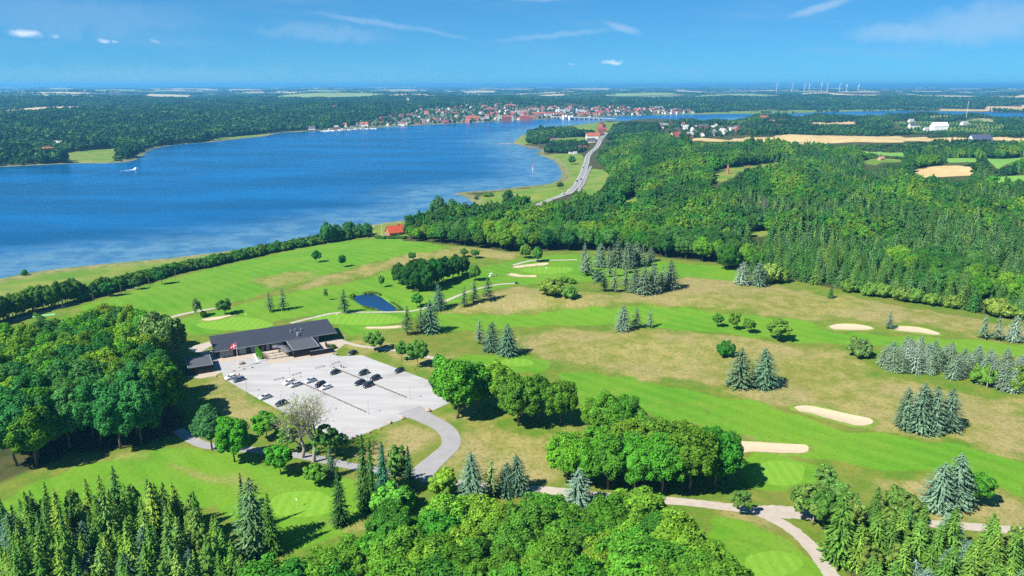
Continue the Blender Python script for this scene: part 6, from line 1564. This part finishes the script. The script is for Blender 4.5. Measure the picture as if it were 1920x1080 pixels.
for (x, y, k, ro_, wa, rz, lab, s) in [
        (85, 290, 3, ROOFS[0][0], WALLS[2], .2, 'long red-roofed farm building near the clearing on the far shore', 1.1), (88, 282, 0, ROOFS[1][0], WALLS[2], .8, 'red-roofed farmhouse behind the long barn on the far shore', 1.1), (114, 278, 3, ROOFS[3][0], WALLS[0], -.3, 'big pale manor house on the far shore', 1.2),
        (627, 203, 1, ROOFS[0][0], WALLS[0], .1, 'lone orange-roofed house in the woods of the far shore', 1.3), (348, 266, 0, ROOFS[3][0], WALLS[3], .1, 'small white boathouse on the far shore', .7), (530, 246, 0, ROOFS[0][0], WALLS[0], .1, 'orange-roofed cottage at the edge of the marina', 1), (585, 243, 1, ROOFS[2][0], WALLS[3], .1, 'dark-roofed white clubhouse of the marina', 1.1),
        (1128, 240.5, 3, ROOFS[0][0], WALLS[2], 1.2, 'red brick block with tall gable at the end of the main road', 1.3), (1128, 247.5, 3, ROOFS[1][0], WALLS[2], .2, 'red-roofed brick building, second along the main road', 1.0), (1126, 254, 1, ROOFS[0][0], WALLS[2], .9, 'red-roofed brick building, third along the main road', 1.1), (1110, 260.5, 3, ROOFS[0][0], WALLS[0], .1, 'wide building with orange roof and white wall beside the main road', 1.1),
        (1108, 267, 1, ROOFS[2][0], WALLS[1], .1, 'dark-roofed building beside the orange-roofed one on the main road', 1.0), (1093, 270, 0, ROOFS[3][0], WALLS[3], .1, 'white house with pale roof among the roadside trees', .9), (1080, 273, 0, ROOFS[2][0], WALLS[2], 0, 'dark cottage among the roadside trees', .8), (1092, 281, 1, ROOFS[1][0], WALLS[2], .15, 'brick house with dark red roof beside the main road', .9), (1078, 288.5, 0, ROOFS[3][0], WALLS[3], .2, 'small white shed at the edge of the coastal meadow', .5), (1069, 288.5, 0, ROOFS[3][0], WALLS[3], .1, 'little white van-sized hut on the coastal meadow', .4),
        (1169, 327, 0, ROOFS[2][0], WALLS[3], .9, 'white cottage hidden in the trees beside the cycle track', .9),
        (1760, 244, 3, (.7, .7, .7), WALLS[3], .1, 'long white barn beside the nursery rows', 1.6), (1738, 245, 1, ROOFS[3][0], WALLS[3], .2, 'white farm shed next to the long barn', 1), (1713, 240, 3, ROOFS[2][0], WALLS[0], .1, 'dark-roofed farmhouse near the long white barn', 1.1), (1836, 272, 3, (.06, .07, .12), WALLS[3], .05, 'low barn with blue-black roof behind the shelter belt', 1.5), (1808, 234, 1, ROOFS[3][0], WALLS[3], .3, 'pale farmhouse on the far side of the nursery', 1.2), (1708, 229, 0, ROOFS[3][0], WALLS[3], .2, 'white cottage on the wooded ridge before the inlet', 1.1), (1432, 224.5, 3, ROOFS[0][0], WALLS[2], .1, 'long red-roofed house at the end of the village ridge', 1.1),
        (1515, 309, 3, (.05, .07, .12), WALLS[2], .05, 'low dark building deep in the great forest', .9), (1652, 300, 0, (.35, .22, .14), (.42, .27, .17), .4, 'tan ruin-like house in the forest clearing', .6)]:
    q = gpoint(x, y); house(q[:2], rz, k, ro_, wa, lab, None, s)
M['facade'] = principled('facade_with_windows', (.6, .58, .55), .8)
fm = bpy.data.materials.new('pale_facade'); fm.use_nodes = True; T = NT(fm.node_tree); oi = T.n('ShaderNodeObjectInfo')
bk = T.n('ShaderNodeTexBrick', offset=0.0, ins={'Vector': T.n('ShaderNodeMapping', ins={'Vector': T.n('ShaderNodeTexCoord').outputs['Object'], 'Rotation': (math.pi / 2, 0, 0)}).outputs[0], 'Color1': (.06, .07, .09, 1), 'Color2': (.1, .11, .13, 1), 'Mortar': (1, 1, 1, 1), 'Scale': 1.0, 'Mortar Size': .55, 'Brick Width': 2.6, 'Row Height': 2.9})
b = T.n('ShaderNodeBsdfPrincipled', ins={'Base Color': T.mix(1.0, bk.outputs[0], oi.outputs['Color'], 'MULTIPLY'), 'Roughness': .7}); T.n('ShaderNodeOutputMaterial', ins={'Surface': b.outputs[0]})
for (x, y, w, d, h, wa, ro_, lab) in [
        (765, 194, 11, 14, 26, (.8, .8, .8), (.4, .4, .4), 'white tower block rising over the woods behind the town'), (752, 194, 44, 14, 7, (.8, .8, .8), (.5, .5, .5), 'long white hall beside the tower block'),
        (886, 226.5, 46, 13, 10, (.6, .25, .15), ROOFS[0][0], 'long orange-roofed warehouse on the quay'), (913, 227, 13, 14, 17, (.75, .73, .7), ROOFS[0][0], 'tall white-gabled warehouse on the quay'), (936, 225.5, 14, 16, 15, (.78, .76, .72), ROOFS[2][0], 'white waterfront block with slate roof'), (950, 227, 30, 16, 13, (.36, .12, .08), ROOFS[1][0], 'dark red brick mill on the quay'),
        (958, 226, 16, 14, 14, (.75, .75, .73), (.5, .5, .5), 'white flat-roofed block beside the mill'), (985, 225.5, 36, 14, 11, (.5, .14, .10), ROOFS[1][0], 'red brick building with green bank near the bridge'), (978, 222, 14, 14, 17, (.75, .7, .66), ROOFS[0][0], 'pale corner house near the quay'), (1028, 220.5, 26, 16, 14, (.8, .78, .72), ROOFS[1][0], 'large cream hotel at the bridge head'),
        (1010, 217, 50, 14, 9, (.6, .3, .2), ROOFS[0][0], 'long orange-roofed hall in the town centre'), (970, 213, 70, 14, 9, (.75, .75, .73), (.5, .5, .5), 'long white school building above the centre'), (1058, 211, 46, 18, 11, (.8, .8, .8), (.6, .6, .6), 'white flat-roofed block above the bridge'), (1088, 211.5, 34, 16, 12, (.8, .8, .8), (.6, .6, .6), 'second white flat-roofed block above the bridge'), (1100, 217, 80, 16, 6, (.65, .5, .3), ROOFS[0][0], 'long tan supermarket behind the bridge'), (1124, 214, 34, 16, 8, (.6, .2, .14), ROOFS[1][0], 'red-roofed hall behind the bridge'), (1230, 203, 60, 20, 7, (.75, .75, .74), (.55, .55, .55), 'wide white factory on the edge of town')]:
    q = gpoint(x, y); r = empty('building', q, .12); tag(r, lab, 'building')
    o = MB().box(-w / 2, w / 2, -d / 2, d / 2, -2, h).build('wall', fm, r); o.color = (*wa, 1)
    o = (gable_roof(w, d, h, h + 5, .3, .2) if sum(ro_) < .9 and ro_[0] > ro_[2] * 1.3 else MB().box(-w / 2 - .2, w / 2 + .2, -d / 2 - .2, d / 2 + .2, h + .003, h + .6)).build('roof', M['tile'], r); o.color = (*ro_, 1)

# reeds round the pond
rs = np.random.default_rng(3); pc = POND_W.mean(0); t_ = rs.integers(0, len(POND_W), 1500); f_ = rs.random((1500, 1)); e_ = POND_W[t_] * (1 - f_) + POND_W[(t_ + 1) % len(POND_W)] * f_
k_ = (waves(e_[:, 0], e_[:, 1], 14, 6) > -.3); e_ = e_[k_]; e_ = e_ + unit(e_ - pc) * rs.uniform(-1.0, 1.1, (len(e_), 1)); hh_ = rs.uniform(.35, .95, len(e_))
V, F = leaf_faces(np.column_stack([e_, height(e_[:, 0], e_[:, 1]) * 0 + POND_Z + hh_ * .75 + .1]), unit(np.column_stack([rs.standard_normal((len(e_), 2)), np.zeros(len(e_))])), hh_ * .45, rs, 1.9, np.column_stack([rs.normal(0, .15, (len(e_), 2)), np.ones(len(e_))]))
rd_ = link('reeds', mesh_np('reeds', V, F, (M['leaf'],))); rd_.color = (.11, .14, .03, 1); tag(rd_, 'green reeds growing round the rim of the pond', 'reeds', None, 'stuff')

# heather field on the point
hea = gpoly([(1011, 260.3), (1035, 258.3), (1046, 258.8), (1046, 261), (1020, 261.5)])
link_ = link('heather_field', mesh_np('heather_field', np.column_stack([hea, height(hea[:, 0], hea[:, 1]) + .6]), [tuple(range(len(hea)))], (principled('heather', (.28, .08, .24), .9, nscale=.05, namp=.2),))); tag(link_, kind='structure')

# bridge
BA, BB = px_world([(1037, 222.4)], 0)[0], px_world([(1134, 225.8)], 0)[0]; BL = float(np.linalg.norm(BB - BA))
br = empty('road_bridge', (BA[0], BA[1], 0), math.atan2(*(BB - BA)[::-1])); tag(br, 'low grey road bridge with two pale bascule towers between town and point', 'bridge')
MB().box(-30, BL + 40, -6, 6, 5.6, 7.0).build('deck', M['concrete'], br)
for s in (-6, 5.7): MB().box(-30, BL + 40, s, s + .3, 7.0, 8.1).build('parapet', M['galv'], br)
for k in range(1, 11): MB().box(BL * k / 11 - 1.6, BL * k / 11 + 1.6, -5, 5, -3, 5.6).build('pier', M['concrete'], br)
for k in (2.6, 3.9):
    for s in (-1, 1): MB().box(BL * k / 11 - 4, BL * k / 11 + 4, s * 8 - 2, s * 8 + 2, -3, 12).build('tower', M['white'], br)

# wind turbines
for i, x in enumerate([1455, 1484, 1507, 1516, 1539, 1550, 1573, 1586, 1608]):
    q = px_world([(x, 178.0)], 12)[0]; r = empty('wind_turbine', (q[0], q[1], float(height(*q)[0])), .1 * i); tag(r, 'white wind turbine in the row on the horizon', 'wind turbine', 'wind turbines on the horizon')
    MB().cyl((0, 0), 2.6, -2, 86, 8, 1.7).build('tower', M['white'], r); MB().box(-3, 3, -6, 5, 81, 87).build('nacelle', M['white'], r)
    for k in range(3):
        t = 2 * math.pi * k / 3 + .5 * i; bx, bz = math.sin(t), math.cos(t)
        MB().tube([(0, -7, 84), (bx * 15, -7, 84 + bz * 15), (bx * 42, -7, 84 + bz * 42)], [1.2, 1.6, .4], 5).build('blade', M['white'], r)

# chimneys and mast
for (x, y, top, lab, rad) in [(1364.5, 326, 310, 'tall red brick chimney standing free in the forest clearing', 1.3), (1403, 321, 311, 'shorter pale brick chimney at the edge of the clearing', 1.0)]:
    p = gpoint(x, y); h = gheight(p, top); r = empty('brick_chimney', p); tag(r, lab, 'chimney'); MB().cyl((0, 0), rad * 1.2, -1, h, 10, rad * .8).build('shaft', M['brick'], r); MB().cyl((0, 0), rad, h, h + .6, 10).build('cap', M['brick'], r)
q = gpoint(1811, 224); r = empty('radio_mast', q); tag(r, 'thin white radio mast before the inlet', 'mast'); MB().cyl((0, 0), .5, 0, 52, 6, .25).build('shaft', M['white'], r); MB().cyl((0, 0), .7, 50, 53, 6).build('antenna', M['white'], r)

# ------------------------------------------------------------------ boats, jetties, beacon
def boat(p, rz, L, lab, group=None, name='motor_boat'):
    r = empty(name, (p[0], p[1], 0), rz); tag(r, lab, 'boat', group)
    w = L * .17
    V = [(-L / 2, -w, -.3), (L * .2, -w, -.3), (L / 2, 0, -.1), (L * .2, w, -.3), (-L / 2, w, -.3), (-L / 2, -w * 1.1, .9), (L * .2, -w * 1.1, 1.0), (L * .56, 0, 1.3), (L * .2, w * 1.1, 1.0), (-L / 2, w * 1.1, .9)]
    link('hull', mesh_np('hull', V, [(0, 1, 6, 5), (1, 2, 7, 6), (2, 3, 8, 7), (3, 4, 9, 8), (4, 0, 5, 9), (5, 6, 7, 8, 9)], (M['white'],)), r)
    cb = MB().hexa([(-L * .2, -w * .8, .95), (L * .18, -w * .8, .98), (L * .18, w * .8, .98), (-L * .2, w * .8, .95)], [(-L * .18, -w * .65, 2.2), (L * .06, -w * .65, 2.2), (L * .06, w * .65, 2.2), (-L * .18, w * .65, 2.2)]).build('cabin', M['white'], r)
    MB().hexa([(L * .07, -w * .6, 1.4), (L * .165, -w * .6, 1.4), (L * .165, w * .6, 1.4), (L * .07, w * .6, 1.4)], [(L * .065, -w * .55, 2.1), (L * .10, -w * .55, 2.1), (L * .10, w * .55, 2.1), (L * .065, w * .55, 2.1)]).build('windscreen', M['glass'], r)
    return r
foam = principled('foam', (.8, .82, .84), .8)
B0, B1 = px_world([(255, 317), (210, 325)], 0); br_ = math.atan2(*(B0 - B1)[::-1])
boat(B0, br_, 8, 'white motor boat speeding across the fjord with a wake')
nw = 14; tt = np.linspace(0, 1, nw); d_ = (B1 - B0) / np.linalg.norm(B1 - B0); nn = np.array([-d_[1], d_[0]]); Lw = 32
for s in (-1, 1):
    c_ = [B0 + d_ * (t * Lw - 3) + nn * s * (.7 + t * 4) for t in tt]
    V = np.array([(*(c + nn * s * .9 * (1 - t)), .06) for c, t in zip(c_, tt)] + [(*(c - nn * s * 1.3 * (1 - .7 * t)), .06) for c, t in zip(c_, tt)])
    tag(link('wake', mesh_np('wake', V, [(i, i + 1, nw + i + 1, nw + i) for i in range(nw - 1)], (foam,))), kind='structure')
wl_px = [(212, 324.5), (150, 333), (80, 342), (0, 350), (-60, 356)]
ribbon('old_wake', px_world(wl_px, 0), 2.6, 0, water_mat('dark_ripple', (.001, .04, .12), (.01, .05, .12), .3, 0.0), sub=6, world=True)
wo_ = bpy.data.objects['old_wake']; wv_ = np.empty(len(wo_.data.vertices) * 3, np.float32); wo_.data.vertices.foreach_get('co', wv_); wv_[2::3] = .05; wo_.data.vertices.foreach_set('co', wv_)
rs = np.random.default_rng(9)
for i in range(24):
    x = 604 + i * 4.3 + rs.uniform(-1, 1); y = np.interp(x, [600, 640, 700], [246.2, 244.0, 241.0]) + rs.uniform(.1, .9)
    boat(px_world([(x, y)], 0)[0], rs.uniform(0, 6), rs.uniform(9, 13), 'white boat moored in the marina on the far shore', 'boats in the marina', 'moored_boat')
for i, x in enumerate((615, 640, 665)):
    A_, B_ = px_world([(x, 241.5 - i * .8), (x + 4, 245.3 - i)], 0); r = empty('jetty', (*A_, 0), math.atan2(*(B_ - A_)[::-1])); tag(r, ['first jetty of the marina', 'middle jetty of the marina', 'jetty of the marina nearest the town'][i] + ' on the far shore', 'jetty')
    L = float(np.linalg.norm(B_ - A_)); MB().box(0, L, -1.2, 1.2, .8, 1.0).build('deck', M['pale_timber'], r)
    for k in range(6): MB().cyl((L * k / 5, 0), .3, -2, .8, 6).build('pile', M['timber'], r)
for (a, b, lab) in [((936, 269.3), (985, 271.5), 'long low stone mole reaching into the bay'), ((985, 277.3), (1012, 279.5), 'dark wooden jetty in the inner bay'), ((990, 274), (1012, 276), 'second dark jetty in the inner bay'), ((1000, 288), (1010, 289), 'short wooden jetty by the coastal meadow')]:
    A_, B_ = px_world([a, b], 0); r = empty('jetty', (*A_, 0), math.atan2(*(B_ - A_)[::-1])); tag(r, lab, 'jetty'); L = float(np.linalg.norm(B_ - A_))
    MB().box(0, L, -2, 2, .5, 1.0).build('deck', M['stone'] if 'stone' in lab else M['timber'], r)
    for k in range(5): MB().cyl((L * (k + .5) / 5, 0), .4, -2, .5, 6).build('pile', M['timber'], r)
q = px_world([(999, 319)], 0)[0]; r = empty('sea_beacon', (*q, 0)); tag(r, 'red and white sea beacon standing in the bay', 'beacon'); MB().cyl((0, 0), .5, -2, 2.5, 8).build('base', M['white'], r); MB().cyl((0, 0), .2, 2.5, 5.5, 8).build('shaft', M['white'], r); MB().cyl((0, 0), .8, 5.5, 7.5, 8, .2).build('topmark', M['red'], r)

# ------------------------------------------------------------------ the air
hz_m = bpy.data.materials.new('haze'); hz_m.use_nodes = True
T = NT(hz_m.node_tree)
pv = T.n('ShaderNodeVolumePrincipled', ins={'Color': (.15, .56, .98, 1), 'Density': 1.0e-4, 'Anisotropy': 0.15})
T.n('ShaderNodeOutputMaterial', ins={'Volume': pv.outputs[0]})
hz = MB().box(-52000, 52000, -2000, 52000, -4, 150).build('haze', hz_m)
tag(hz, 'thin blue summer haze filling the air over the land', 'haze', None, 'stuff')
print('TREES', N_TREES, 'HOUSES', n_house, 'MASS', n1, n2, n2b, n3, n4, n5, len(R), len(Qc))
